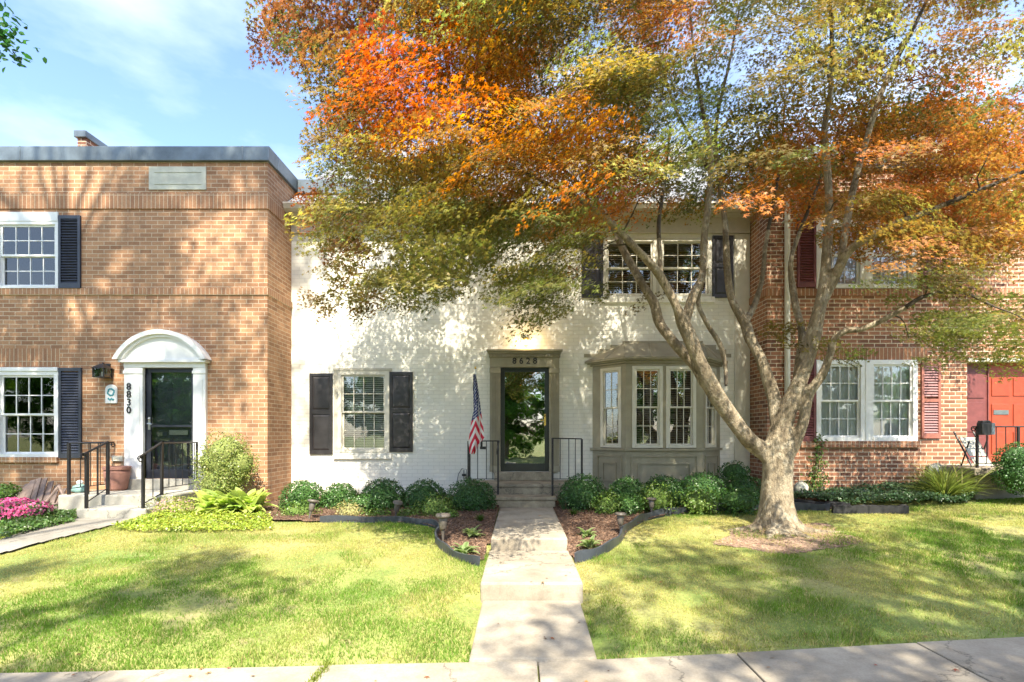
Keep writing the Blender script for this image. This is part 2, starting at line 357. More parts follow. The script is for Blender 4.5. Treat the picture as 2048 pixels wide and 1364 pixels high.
# ------------------------------------------------------------------ ground
def edge(x): return np.interp(x, [-16, -3, -1.3, .6, 4.2, 9, 16], [-7.1, -6.62, -6.53, -6.45, -6.0, -5.6, -5.2])
def lawn_z(x, y):
    x = np.asarray(x, float); y = np.asarray(y, float)
    z = np.interp(y, [-6.55, -6.4, -5.35, -4.0, -2.9, -1.3, 0, 4], [-.04, .03, .15, .28, .345, .40, .43, .43])
    k = np.clip((y-edge(x)-.01)/.35, 0, 1); z = np.where(z > 0, z*(k*k*(3-2*k))+.012*(k > 0)*(1-k), z)
    z = np.where(y < edge(x), -.05, z)
    pz = np.where(y < -5.35, .0715*np.clip(y+6.46, 0, 2), np.where(y < -3.97, .25, .40))-.035
    w = np.clip((np.abs(x-.1075)-.47)/.30, 0, 1); w = w*w*(3-2*w); z = np.where((y > edge(x)) & (y < -1.3), np.minimum(z, pz)*(1-w)+z*w, z)
    return z+np.clip(x-4, 0, 6)*.05*np.clip((y+5.5)/3, 0, 1)
def gp(px, py):
    x, y = 0., -3.
    for _ in range(60):
        z = float(lawn_z(x, y)); d = F*(EYE-z)/(py-CY); y += .5*(d+CAMY-y); x = (px-CX)*d/F
    return (x, y, float(lawn_z(x, y)))
xs = np.concatenate([[-600, -200, -80, -40, -22], np.linspace(-15, 15, 151), [22, 40, 80, 200, 600]])
ys = np.concatenate([[-600, -200, -80, -40, -22, -14, -9, -7.6], np.linspace(-7.2, 1, 103), [4, 8, 20, 60, 200, 600]])
GX, GY = np.meshgrid(xs, ys); GZ = lawn_z(GX, GY); nx, ny = len(xs), len(ys)
b = MB(); b.v = list(zip(GX.ravel(), GY.ravel(), GZ.ravel()))
b.f = [(j*nx+i, j*nx+i+1, (j+1)*nx+i+1, (j+1)*nx+i) for j in range(ny-1) for i in range(nx-1)]
tag(b.build('ground', M['turf'], smooth=True), kind='structure')

def sheet(name, poly, mat, lift=.012, res=.05, wob=0):
    px = [p[0] for p in poly]; py = [p[1] for p in poly]
    xx = np.arange(min(px), max(px)+res, res); yy = np.arange(min(py), max(py)+res, res); A, B = np.meshgrid(xx, yy)
    inside = inpoly((A[:-1, :-1]+res/2).ravel(), (B[:-1, :-1]+res/2).ravel(), poly).reshape(len(yy)-1, len(xx)-1)
    vn = VN(6); Z = lawn_z(A, B)+lift+wob*vn(A, B); m = MB(); m.v = list(zip(A.ravel(), B.ravel(), Z.ravel())); n = len(xx)
    m.f = [(j*n+i, j*n+i+1, (j+1)*n+i+1, (j+1)*n+i) for j, i in zip(*np.nonzero(inside))]
    o = m.build(name, mat, smooth=True); bm = bmesh.new(); bm.from_mesh(o.data)
    bmesh.ops.delete(bm, geom=[v for v in bm.verts if not v.link_faces], context='VERTS'); bm.to_mesh(o.data); bm.free()
    return tag(o, kind='structure')

# sidewalk slabs, road, front walk
m = MB()
for k in range(-9, 9):
    x0 = .13+1.52*k+.006; x1 = x0+1.508
    pts = [(x0, -8.25), (x1, -8.25), (x1, float(edge(x1))-.01), (x0, float(edge(x0))-.01)]; m.prism_z(pts, -.12, .0+.004*((k*7) % 3-1))
tag(m.build('sidewalk', M['concrete'], bevel=.008), kind='structure')
tag(MB().box(-200, 200, -17.5, -9.6, -.3, -.045).build('road', M['asphalt']), kind='structure')
tag(MB().box(-200, 200, -9.6, -9.42, -.3, .06).box(-200, 200, -17.7, -17.5, -.3, .06).build('kerb', M['concrete_grey'], bevel=.02), kind='structure')
WX0, WX1 = -.36, .575
m = MB()
m.add([(WX0-.02, -6.47, -.1), (WX1+.0, -6.47, -.1), (WX1+.0, -5.345, -.1), (WX0-.0, -5.345, -.1), (WX0-.02, -6.465, .006), (WX1+.0, -6.445, .006), (WX1, -5.345, .085), (WX0, -5.345, .085)],
      [(0,3,2,1),(4,5,6,7),(0,1,5,4),(1,2,6,5),(2,3,7,6),(3,0,4,7)])
m.box(WX0-.02, WX1+.03, -5.35, -3.97, -.1, .25); m.box(WX0+.005, WX1+.01, -3.975, -1.31, -.1, .40)
tag(m.build('front_path', M['concrete'], bevel=.022), kind='structure')
pp = [gp(*p) for p in [(0, 1112), (100, 1084), (232, 1052), (292, 1041), (150, 1041), (60, 1062), (0, 1084)]]
side_poly = [(-9, -5.6), (-7.2, -5.15)]+[p[:2] for p in pp]+[(-8.6, -4.6), (-10.5, -5.0)]
sheet('side_path', side_poly, M['path_grey'], .03, .04)

bedL = [gp(*p)[:2] for p in [(545, 1044), (640, 1046), (760, 1046), (840, 1050), (878, 1062), (872, 1088), (900, 1112), (958, 1133)]]
bedR = [gp(*p)[:2] for p in [(1150, 1128), (1200, 1112), (1240, 1086), (1256, 1062), (1292, 1042), (1350, 1030), (1450, 1022), (1590, 1021), (1660, 1022)]]
polyL = bedL+[(WX0, -3.6), (WX0, -1.3), (-1, 0), (-4.55, 0), (-4.55, -2.5)]
polyR = [(WX1, -3.9)]+bedR+[(6.2, -.7), (4.6, -.7), (4.6, 0), (WX1, 0)]
sheet('left_bed', polyL, M['mulch'], .02, .045, .03); sheet('right_bed', polyR, M['mulch'], .02, .045, .03)
ring = [gp(1575+135*math.cos(a)*(1+.14*math.sin(3*a)+.09*math.sin(7*a+1)), 1076+30*math.sin(a)*(1+.15*math.sin(5*a)))[:2] for a in np.linspace(0, 2*math.pi, 28, endpoint=False)]
sheet('tree_pit', ring, M['dirt'], .002, .04, .014)
# ------------------------------------------------------------------ walls with openings, windows, doors
PL, PR = -.97, -.70
def wall_face(m, x0, x1, z0, z1, y, holes, depth=.14):
    X = sorted({x0, x1, *[h[0] for h in holes], *[h[1] for h in holes]}); Z = sorted({z0, z1, *[h[2] for h in holes], *[h[3] for h in holes]})
    X = [v for v in X if x0 <= v <= x1]; Z = [v for v in Z if z0 <= v <= z1]
    for i in range(len(X)-1):
        for j in range(len(Z)-1):
            cx, cz = (X[i]+X[i+1])/2, (Z[j]+Z[j+1])/2
            if any(h[0] < cx < h[1] and h[2] < cz < h[3] for h in holes): continue
            m.quad((X[i], y, Z[j]), (X[i+1], y, Z[j]), (X[i+1], y, Z[j+1]), (X[i], y, Z[j+1]))
    for a, c, d, e in holes:
        y1 = y+depth
        m.quad((a, y, d), (a, y1, d), (a, y1, e), (a, y, e)); m.quad((c, y1, d), (c, y, d), (c, y, e), (c, y1, e))
        m.quad((a, y, e), (c, y, e), (c, y1, e), (a, y1, e)); m.quad((a, y1, d), (c, y1, d), (c, y, d), (a, y, d))
def hole(px0, px1, py0, py1, y): return (xa(px0, y), xa(px1, y), za(py1, y), za(py0, y))
def room(m, h, y, depth=1.4, pad=.25):      # dark room behind an opening
    a, c, d, e = h; y0, y1 = y+.141, y+depth
    m.quad((a-pad, y1, d-pad), (c+pad, y1, d-pad), (c+pad, y1, e+pad), (a-pad, y1, e+pad))
    m.quad((a-pad, y0, d-pad), (a-pad, y1, d-pad), (a-pad, y1, e+pad), (a-pad, y0, e+pad)); m.quad((c+pad, y1, d-pad), (c+pad, y0, d-pad), (c+pad, y0, e+pad), (c+pad, y1, e+pad))
    m.quad((a-pad, y0, e+pad), (a-pad, y1, e+pad), (c+pad, y1, e+pad), (c+pad, y0, e+pad)); m.quad((a-pad, y1, d-pad), (a-pad, y0, d-pad), (c+pad, y0, d-pad), (c+pad, y1, d-pad))

def window(parent, x0, x1, z0, z1, y=0, cols=4, rows=2, cas=.06, mat='white', glass='glass', blind=None, bmat='blind', xf=None, split=.5, sash_w=.035, flat=False, proud=.02, curtain_span=(0, 1)):
    """double-hung window filling x0..x1, z0..z1 of a wall whose outer face is local y"""
    m = MB(); yo, yi = y-proud, y+.11
    m.box(x0, x0+cas, yo, yi, z0, z1); m.box(x1-cas, x1, yo, yi, z0, z1); m.box(x0+cas, x1-cas, yo, yi, z1-cas, z1); m.box(x0+cas, x1-cas, yo-.012, yi, z0, z0+cas*.8)
    f = m.build('window', M[mat], parent, xf); tgt = parent if flat else f
    if flat: f.name = 'window_frame'
    a, c, d, e = x0+cas+.001, x1-cas-.001, z0+cas*.8+.001, z1-cas-.001; zm = d+(e-d)*split
    for k, (lo, hi, yy) in enumerate(((zm-.012, e, y+.012), (d, zm+.012, y+.042))):
        m = MB(); w = sash_w; yb = yy+.028
        m.box(a, a+w, yy, yb, lo, hi); m.box(c-w, c, yy, yb, lo, hi); m.box(a+w, c-w, yy, yb, hi-w, hi); m.box(a+w, c-w, yy, yb, lo, lo+w)
        for i in range(1, cols):
            xx = a+w+(c-a-2*w)*i/cols; m.box(xx-.0075, xx+.0075, yy+.004, yb-.004, lo+w, hi-w)
        for j in range(1, rows):
            zz = lo+w+(hi-lo-2*w)*j/rows
            for i in range(cols):
                xl = a+w+(c-a-2*w)*i/cols+.0076; xr = a+w+(c-a-2*w)*(i+1)/cols-.0076; m.box(xl, xr, yy+.004, yb-.004, zz-.0075, zz+.0075)
        m.build('sash', M[mat], tgt, xf)
        MB().box(a+w-.004, c-w+.004, yy+.011, yy+.017, lo+w-.004, hi-w+.004).build('pane', M[glass], tgt, xf)
    if blind == 'slats':
        m = MB(); zz = d+.03
        while zz < e-.03:
            m.add([(a+.02, y+.082, zz), (c-.02, y+.082, zz), (c-.02, y+.107, zz+.028), (a+.02, y+.107, zz+.026)], [(0, 1, 2, 3)])
            m.add([(a+.02, y+.082, zz-.003), (c-.02, y+.082, zz-.003), (c-.02, y+.107, zz+.025), (a+.02, y+.107, zz+.023)], [(3, 2, 1, 0)]); zz += .043
        m.box(a+.02, c-.02, y+.095, y+.14, e-.03, e-.002); m.build('blind', M[bmat], tgt, xf)
    elif blind == 'curtain':
        m = MB(); n = 60; p0, p1 = curtain_span; xc = [a+(c-a)*(p0+(p1-p0)*i/n) for i in range(n+1)]; yc = [y+.088+.007*math.sin(i*.9)+.006*math.sin(i*.41) for i in range(n+1)]
        m.v = [(xx, yy, d-.02) for xx, yy in zip(xc, yc)]+[(xx, yy, e+.02) for xx, yy in zip(xc, yc)]
        m.f = [(i, i+1, n+2+i, n+1+i) for i in range(n)]; m.build('curtain', M[bmat], tgt, xf, smooth=True)
    return f
def louver_shutter(parent, x0, x1, z0, z1, y, mat, slat=None, mid=False):
    m = MB(); w = .045; m.box(x0, x0+w, y-.035, y-.003, z0, z1); m.box(x1-w, x1, y-.035, y-.003, z0, z1)
    m.box(x0+w, x1-w, y-.035, y-.003, z1-.06, z1); m.box(x0+w, x1-w, y-.035, y-.003, z0, z0+.09)
    if mid: zz = z0+(z1-z0)*.5; m.box(x0+w, x1-w, y-.034, y-.003, zz-.03, zz+.03)
    s = m.build('shutter', M[mat], parent); q = MB(); zz = z0+.095
    while zz < z1-.085:
        if mid and q.v and zz > (z0+z1)/2 and not s.get('half'): q.build('louvers', M[slat or mat], s); q = MB(); s['half'] = 1
        if not (mid and abs(zz+.02-(z0+z1)/2) < .05):
            q.add([(x0+w, y-.006, zz+.040), (x1-w, y-.006, zz+.040), (x1-w, y-.034, zz), (x0+w, y-.034, zz), (x0+w, y-.006, zz-.006), (x1-w, y-.006, zz-.006)], [(3, 2, 1, 0), (3, 4, 5, 2)])
        zz += .049
    q.build('louvers', M[slat or mat], s); return s
def panel_shutter(parent, x0, x1, z0, z1, y, mat):
    m = MB(); m.box(x0, x1, y-.018, y-.003, z0, z1); w = .05; zm = z0+(z1-z0)*.52
    m.box(x0, x0+w, y-.034, y-.0181, z0, z1); m.box(x1-w, x1, y-.034, y-.0181, z0, z1)
    for a, c in ((z0, z0+.07), (zm-.045, zm+.045), (z1-.06, z1)): m.box(x0+w, x1-w, y-.034, y-.0181, a, c)
    s = m.build('shutter', M[mat], parent, bevel=.003)
    for a, c in ((z0+.07, zm-.045), (zm+.045, z1-.06)):
        X0, X1, A, C = x0+w+.006, x1-w-.006, a+.006, c-.006; k = .035; yb, yf = y-.0182, y-.033
        MB().add([(X0, yb, A), (X1, yb, A), (X1, yb, C), (X0, yb, C), (X0+k, yf, A+k), (X1-k, yf, A+k), (X1-k, yf, C-k), (X0+k, yf, C-k)],
                 [(4, 5, 6, 7), (0, 1, 5, 4), (1, 2, 6, 5), (2, 3, 7, 6), (3, 0, 4, 7)]).build('panel', M[mat], s)
    return s
def text(parent, s, size, p, mat, name='number', extrude=.006, align='CENTER'):
    cu = bpy.data.curves.new(name, 'FONT'); cu.body = s; cu.size = size; cu.extrude = extrude; cu.offset = .0022; cu.align_x = align
    o = bpy.data.objects.new(name, cu); COL.objects.link(o); bpy.context.view_layer.update()
    me = bpy.data.meshes.new_from_object(o.evaluated_get(bpy.context.evaluated_depsgraph_get())); bpy.data.objects.remove(o)
    me.transform(Matrix.Translation(Vector(p)-origin(parent)) @ Matrix.Rotation(R(90), 4, 'X')); me.materials.clear(); me.materials.append(mat)
    return link(bpy.data.objects.new(name, me), parent)

# ================================================================== LEFT BRICK HOUSE
A = empty('brick_house', (-8, PL, .35), 'tan brick townhouse with arched white door hood and dark louvered shutters', 'house', 'townhouses in the row')
LX = xa(535, PL)
hu = hole(-6, 118, 425, 577, PL); hl = hole(-6, 118, 735, 914, PL); hd = hole(290, 390, 735, 957, PL)
m = MB(); wall_face(m, -13, LX, .2, 6.60, PL, [hu, hl, hd]); m.quad((LX, PL, .2), (LX, 7, .2), (LX, 7, 6.60), (LX, PL, 6.60)); m.quad((-13, PL, 6.6), (LX, PL, 6.6), (LX, 7, 6.6), (-13, 7, 6.6))
m.quad((-13, 7, .2), (-13, PL, .2), (-13, PL, 6.6), (-13, 7, 6.6)); m.quad((LX, 7, .2), (-13, 7, .2), (-13, 7, 6.6), (LX, 7, 6.6))
m.build('wall', M['brick_tan'], A)
def course(parent, z0, z1, y, x0, x1, side_x, mat, p=.022, sgn=1):
    q = MB(); q.box(x0, x1, y-p, y+.001, z0, z1)
    if side_x is not None: q.box(min(side_x, side_x+sgn*p), max(side_x, side_x+sgn*p), y-p, 4, z0, z1)
    return q.build('brick_course', mat, parent)
course(A, za(418, PL), za(388, PL), PL, -13, LX-.001, LX, M['soldier_tan']); course(A, za(590, PL), za(577, PL), PL, -13, LX-.001, LX, M['soldier_tan'])
MB().box(-13, xa(120, PL), PL-.004, PL+.001, za(733, PL), za(697, PL)).build('brick_lintel', M['soldier_tan'], A)
MB().box(-13, xa(118, PL), PL-.05, PL+.02, za(925, PL), za(914.5, PL)).build('window_sill', M['soldier_tan'], A, bevel=.004)
q = MB(); q.prism_y([(-13.05, 6.60), (LX+.05, 6.60), (LX+.05, 6.63), (LX+.06, 6.86), (-13.05, 6.86)], PL-.06, PL+.28); q.box(LX-.25, LX+.06, PL+.281, 6.9, 6.60, 6.86)
for k in range(-13, -4, 2): q.box(k-.012, k+.012, PL-.066, PL+.2, 6.605, 6.866)
q.build('parapet_coping', M['coping'], A, bevel=.01)
# parapet return and fire wall standing up behind
q = MB().box(LX+.07, -3.1, .16, .4, 5.9, 6.55); q.build('parapet_wall', M['brick_tan'], A)
MB().box(LX+.07, -3.05, .12, .44, 6.55, 6.84).build('parapet_coping', M['coping'], A, bevel=.01)
MB().box(-9.24, -9.06, .45, 6, 6.6, 7.86).build('chimney', M['brick_red'], A); MB().box(-9.28, -9.03, .40, 6, 7.86, 8.0).build('chimney_cap', M['coping'], A, bevel=.01)
q = MB(); q.box(xa(299, PL), xa(413, PL), PL-.02, PL+.01, za(380, PL), za(334, PL)); x0, x1 = xa(310, PL), xa(404, PL)
for py in (345, 369): q.box(x0, x1, PL-.028, PL-.0205, za(py+1, PL), za(py-1, PL))
for x in (x0, x1): pass
q.build('stone_panel', M['stone'], A, bevel=.006)
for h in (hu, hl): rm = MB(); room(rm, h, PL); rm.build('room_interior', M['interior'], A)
q = MB().box(hu[0], hu[1], PL-.03, PL+.12, hu[3]-.165, hu[3]); q.build('window_head', M['white'], A, bevel=.004)
window(A, hu[0]+.0, hu[1], hu[2], hu[3]-.166, PL, 4, 2, .055, blind='curtain', bmat='curtain_sky_tint', glass='glass_soft')
q = MB().box(hl[0], hl[1], PL-.04, PL+.12, hl[3]-.07, hl[3]); q.build('window_head', M['white'], A, bevel=.004)
window(A, hl[0], hl[1], hl[2], hl[3]-.071, PL, 4, 2, .07, blind='curtain', bmat='curtain', curtain_span=(.74, 1.0))
for x in (-.13,):
    louver_shutter(A, xa(119, PL)+.004, xa(163, PL), za(577, PL), za(432, PL), PL, 'shutter_grey'); louver_shutter(A, xa(120, PL), xa(165, PL), za(916, PL), za(736, PL), PL, 'shutter_grey')
    w = xa(163, PL)-xa(119, PL); louver_shutter(A, hu[0]-w-.01, hu[0]-.01, za(577, PL), za(432, PL), PL, 'shutter_grey'); louver_shutter(A, hl[0]-w-.01, hl[0]-.01, za(916, PL), za(736, PL), PL, 'shutter_grey')
# door surround with segmental hood
ds = MB(); zt = za(721, PL); x0, x1 = xa(253, PL), xa(415, PL); zb = .70
for a, c in ((x0, hd[0]), (hd[1], x1)):
    ds.box(a, c, PL-.06, PL+.10, zb+.0, za(736, PL)); ds.box(a-.01, c+.01, PL-.075, PL-.061, za(748, PL), za(742, PL)); ds.box(a-.01, c+.01, PL-.075, PL-.061, zb, zb+.14)
    ds.box(a+.05, c-.05, PL-.068, PL-.061, zb+.2, za(760, PL))
ds.box(x0, x1, PL-.07, PL+.10, za(736, PL)+.001, zt-.05); ds.box(x0-.05, x1+.05, PL-.14, PL+.02, zt-.049, zt)
door_root = ds.build('door_surround', M['white'], A, bevel=.005)
cx = (xa(241, PL)+xa(424, PL))/2; hw = (xa(424, PL)-xa(241, PL))/2; hh = za(663, PL)-zt; rad = (hw*hw+hh*hh)/(2*hh); cz = zt+hh-rad; am = math.asin(hw/rad)
def arcpts(r, k=24, z=cz): 
    a1 = math.acos(max(-1, min(1, (zt+.001-z)/r))); return [(cx+r*math.sin(t), z+r*math.cos(t)) for t in np.linspace(a1, -a1, k)]
hd_ = MB(); ou, inn = arcpts(rad), arcpts(rad-.075)
for i in range(len(ou)-1):
    hd_.add([(ou[i][0], PL-.20, ou[i][1]), (ou[i+1][0], PL-.20, ou[i+1][1]), (inn[i+1][0], PL-.20, inn[i+1][1]), (inn[i][0], PL-.20, inn[i][1]), (ou[i][0], PL, ou[i][1]), (ou[i+1][0], PL, ou[i+1][1]), (inn[i+1][0], PL, inn[i+1][1]), (inn[i][0], PL, inn[i][1])],
            [(3, 2, 1, 0), (0, 1, 5, 4), (2, 3, 7, 6)])
mid = arcpts(rad-.076); low = arcpts(rad-.12)
hd_.prism_y(mid[::-1], PL-.10, PL); 
for i in range(len(low)-1):
    hd_.add([(mid[i][0], PL-.15, mid[i][1]), (mid[i+1][0], PL-.15, mid[i+1][1]), (low[i+1][0], PL-.15, low[i+1][1]), (low[i][0], PL-.15, low[i][1]), (low[i+1][0], PL-.101, low[i+1][1]), (low[i][0], PL-.101, low[i][1])], [(3, 2, 1, 0), (3, 5, 4, 2)])
hd_.build('arched_hood', M['white'], door_root)
for i, ch in enumerate('8830'): text(door_root, ch, .17, (xa(264, PL), PL-.077, za(780+i*15.5, PL)), M['iron'])
# storm door
def storm_door(parent, h, y, mat, glass_mat, inner, zsplit=None, handle=None, hmat='steel', slot=None):
    a, c, d, e = h; w = .085; q = MB(); yo, yi = y+.03, y+.07; bot = .16
    q.box(a, a+w, yo, yi, d, e); q.box(c-w, c, yo, yi, d, e); q.box(a+w, c-w, yo, yi, e-w, e); q.box(a+w, c-w, yo, yi, d, d+bot)
    if zsplit: q.box(a+w, c-w, yo, yi, zsplit-.02, zsplit+.02)
    o = q.build('door', M[mat], parent, bevel=.003)
    MB().box(a+w-.005, c-w+.005, y+.045, y+.052, d+bot-.005, e-w+.005).build('pane', M[glass_mat], o)
    i = MB(); i.box(a-.02, c+.02, y+.135, y+.17, d, e)
    pw = (c-a-.38)/2
    for xx in (a+.14, c-.14-pw):
        for lo, hi in ((d+.2, d+.75), (d+1.0, e-.75), (e-.65, e-.18)): i.box(xx, xx+pw, y+.122, y+.1349, lo, hi)
    i.build('inner_panel', M[inner], o, bevel=.005)
    if slot: MB().box(slot[0]-.17, slot[0]+.17, y+.108, y+.1215, slot[1]-.045, slot[1]+.045).build('mail_slot', M['steel'] if hmat == 'steel' else M['brass'], o, bevel=.004)
    hx, hz = handle; g = MB(); g.box(hx-.02, hx+.02, yo-.014, yo-.001, hz-.13, hz+.1); g.tube([(hx, yo-.014, hz-.02), (hx, yo-.06, hz-.02), (hx+(.09 if hx < (a+c)/2 else -.09), yo-.065, hz-.03)], .010, 8); g.blob((hx, yo-.02, hz+.07), (.022, .018, .022), 10, 6)
    g.build('handle', M[hmat], o, smooth=False)
    return o
storm_door(A, hd, PL, 'navy', 'glass', 'slate', za(852, PL), (xa(297, PL), za(845, PL)), 'steel', (xa(349, PL), za(865, PL)))
MB().box(xa(250, PL), xa(420, PL), PL-.16, PL+.3, .69, za(957, PL)-.002).build('doorstep', M['concrete_grey'], A, bevel=.01)

# ================================================================== WHITE HOUSE
B = empty('white_house', (0, 0, .4), 'white painted brick townhouse with taupe bay window and black paneled shutters', 'house', 'townhouses in the row')
hw1 = hole(676, 778, 742, 905, 0); hwd = hole(1001, 1098, 735, 943, 0); hwu = hole(1208, 1422, 477, 594, 0); hwb = hole(1192, 1434, 732, 897, 0)
m = MB(); wall_face(m, LX, 4.6, .2, 6.0, 0, [hw1, hwd, hwu, hwb], .16); m.build('wall', M['white_brick'], B)
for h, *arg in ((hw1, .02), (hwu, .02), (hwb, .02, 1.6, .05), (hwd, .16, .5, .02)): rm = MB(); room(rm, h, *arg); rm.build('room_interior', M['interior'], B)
rf = MB(); z0, z1 = 6.16, 10.0
rf.add([(LX+.01, -.32, z0-.02), (4.59, -.32, z0-.02), (4.59, 4.4, z1), (LX+.01, 4.4, z1), (LX+.01, 9.1, z0), (4.59, 9.1, z0)], [(0, 1, 2, 3), (3, 2, 5, 4)]); rf.build('roof', M['shingle'], B)
g = MB(); g.prism_y([(0, 0)]*0 or [(LX+.01, 5.98), (4.58, 5.98), (4.58, 6.0), (LX+.01, 6.0)], -.30, .0)   # soffit
g.box(LX+.01, 4.58, -.31, -.29, 5.98, 6.14); g.box(LX+.02, 4.58, -.06, -.001, 5.68, 5.979); g.build('eave_trim', M['gutter'], B)
g = MB(); pr = [(-.312, 6.13), (-.44, 6.13), (-.445, 6.10), (-.42, 6.06), (-.40, 6.02), (-.35, 5.99), (-.312, 5.99)]
g.v = [(x, p[0], p[1]) for x in (LX+.03, 4.57) for p in pr]; n = len(pr); g.f = [(i, (i+1) % n, (i+1) % n+n, i+n) for i in range(n)]+[tuple(range(n)), tuple(range(2*n-1, n-1, -1))]
g.build('gutter', M['gutter'], B)
MB().box(4.28, 4.575, -.03, -.001, .42, 5.67).build('corner_board', M['cream'], B, bevel=.004)
# ground floor window and shutters
MB().box(xa(668, 0), xa(784, 0), -.03, -.001, hw1[3]+.003, hw1[3]+.05).build('window_head', M['taupe_light'], B)
MB().box(xa(668, 0), xa(784, 0), -.045, -.001, hw1[2]-.13, hw1[2]-.012).build('window_sill', M['white_brick'], B, bevel=.004)
for a, c in ((hw1[0]-.075, hw1[0]-.001), (hw1[1]+.001, hw1[1]+.03)): MB().box(a, c, -.02, -.001, hw1[2], hw1[3]).build('window_trim', M['taupe_light'], B)
window(B, *hw1, 0, 4, 2, .075, 'cream', 'glass', 'slats', split=.5)
panel_shutter(B, xa(620, 0), xa(666, 0), za(908, 0), za(747, 0), 0, 'black'); panel_shutter(B, xa(779.5, 0), xa(826, 0), za(904, 0), za(744, 0), 0, 'black')
# upper twin window
xm = xa(1315, 0)
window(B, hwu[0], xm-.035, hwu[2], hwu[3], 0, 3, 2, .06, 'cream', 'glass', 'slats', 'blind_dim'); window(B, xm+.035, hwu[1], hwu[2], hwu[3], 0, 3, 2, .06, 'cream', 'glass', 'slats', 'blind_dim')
MB().box(xm-.034, xm+.034, -.03, .1, hwu[2], hwu[3]).build('window_mullion', M['taupe_light'], B)
MB().box(hwu[0]-.06, hwu[1]+.06, -.05, -.001, hwu[2]-.12, hwu[2]-.003).build('window_sill', M['white_brick'], B, bevel=.004)
panel_shutter(B, xa(1163, 0), xa(1206, 0), hwu[2]-.02, hwu[3]+.05, 0, 'black'); panel_shutter(B, xa(1424, 0), xa(1466, 0), hwu[2]-.02, hwu[3]+.05, 0, 'black')
# door case
s = MB(); x0, x1 = xa(980, 0), xa(1118, 0); zc = za(735, 0)
for a, c in ((x0, hwd[0]), (hwd[1], x1)):
    s.box(a, c, -.07, .10, .93, zc)
    k = 5
    for i in range(k): w = (c-a-.05)/k; s.box(a+.025+w*i+.008, a+.025+w*(i+1)-.008, -.084, -.0701, 1.06, zc-.14)
    s.box(a-.006, c+.006, -.09, -.0701, .93, 1.04); s.box(a-.006, c+.006, -.09, -.0701, zc-.12, zc-.02)
s.box(x0, x1, -.075, .10, zc+.001, za(716, 0)); s.box(x0-.03, x1+.03, -.13, .0, za(709, 0), za(705, 0)); s.box(x0-.06, x1+.06, -.17, .0, za(705, 0)+.001, za(701, 0))
s.box(x0-.02, x1+.02, -.095, 0, za(716, 0)+.001, za(709, 0)-.001)
for i in range(24): xx = x0+(x1-x0)*(i+.25)/24; s.box(xx, xx+.032, -.122, -.0951, za(715, 0), za(710.5, 0))
dc = s.build('door_surround', M['taupe'], B, bevel=.003)
for i, ch in enumerate('8628'): text(dc, ch, .17, (xa(1028+i*13.6, 0)+.01, -.083, za(728.5, 0)), M['iron'])
storm_door(B, hwd, 0, 'green_black', 'glass_dark', 'green_black', None, (xa(1090, 0), za(838, 0)), 'brass', (xa(1050, 0), za(860, 0)))
# bay window
BA, BB, BC, BD = Vector((1.45, 0, 0)), Vector((2.0, -.555, 0)), Vector((3.46, -.555, 0)), Vector((4.0, 0, 0))
def frame_of(p, q): d = q-p; return Matrix.Translation(p) @ Matrix.Rotation(math.atan2(d.y, d.x), 4, 'Z'), d.length
def plan(o): return [(BA.x-o*2.41*.5-o*.0, 0), (BB.x-o*.42, BB.y-o), (BC.x+o*.42, BC.y-o), (BD.x+o*1.2, 0)]
bw = MB(); bw.prism_z(plan(0), .38, 1.36); bw.prism_z(plan(.045), 1.361, 1.405); bc_ = MB(); bc_.prism_z(plan(.0), 2.968, 3.02); bw, b0_ = bc_, bw; bw.prism_z(plan(.04), 3.021, 3.06); bw.prism_z(plan(.09), 3.061, 3.085); bw.prism_z(plan(.13), 3.086, 3.125)
bay = b0_.build('bay_window', M['taupe'], B, bevel=.004); bw.build('bay_cornice', M['taupe'], bay, bevel=.004)
zs0, zs1 = 1.4055, 2.9675
def bay_side(p, q, wins, cols, panels):
    xf, L = frame_of(p, q); e = MB(); cuts = [0]+[v for w in wins for v in w]+[L]
    for i in range(0, len(cuts), 2):
        if cuts[i+1]-cuts[i] > .01: e.box(cuts[i], cuts[i+1], .0, .09, zs0, zs1)
    for a, c in panels:   # raised mouldings on the apron
        for (x0, x1, z0, z1) in ((a, c, .62, 1.27), (a+.13, c-.13, .76, 1.13)):
            t = .026; e.box(x0, x1, -.024, -.0005, z0, z0+t); e.box(x0, x1, -.024, -.0005, z1-t, z1); e.box(x0, x0+t, -.024, -.0005, z0+t, z1-t); e.box(x1-t, x1, -.024, -.0005, z0+t, z1-t)
    e.build('bay_panel', M['taupe'], bay, xf)
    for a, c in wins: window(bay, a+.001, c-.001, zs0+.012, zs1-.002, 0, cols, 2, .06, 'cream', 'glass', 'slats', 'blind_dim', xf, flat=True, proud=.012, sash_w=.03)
bay_side(BA, BB, [(.2, .68)], 2, [(.12, .70)]); bay_side(BB, BC, [(.12, .70), (.76, 1.33)], 3, [(.10, 1.36)]); bay_side(BC, BD, [(.1, .58)], 2, [(.08, .66)])
P4 = plan(.13); zt_, zw = 3.126, 3.50; T0, T1 = (xa(1248, 0), -.012, zw), (xa(1404, 0), -.012, zw)
r_ = MB(); r_.add([(P4[0][0], -.012, zt_), (P4[1][0], P4[1][1], zt_), (P4[2][0], P4[2][1], zt_), (P4[3][0], -.012, zt_), T0, T1], [(0, 1, 4), (1, 2, 5, 4), (2, 3, 5), (0, 4, 5, 3)])
for a, c in (((P4[1][0], P4[1][1], zt_), T0), ((P4[2][0], P4[2][1], zt_), T1)): r_.tube([a, c], .012, 6)
for t in (.33, .67):
    a = Vector((P4[1][0], P4[1][1], zt_)).lerp(Vector((P4[2][0], P4[2][1], zt_)), t); c = Vector(T0).lerp(Vector(T1), t); r_.tube([a, c], .011, 6)
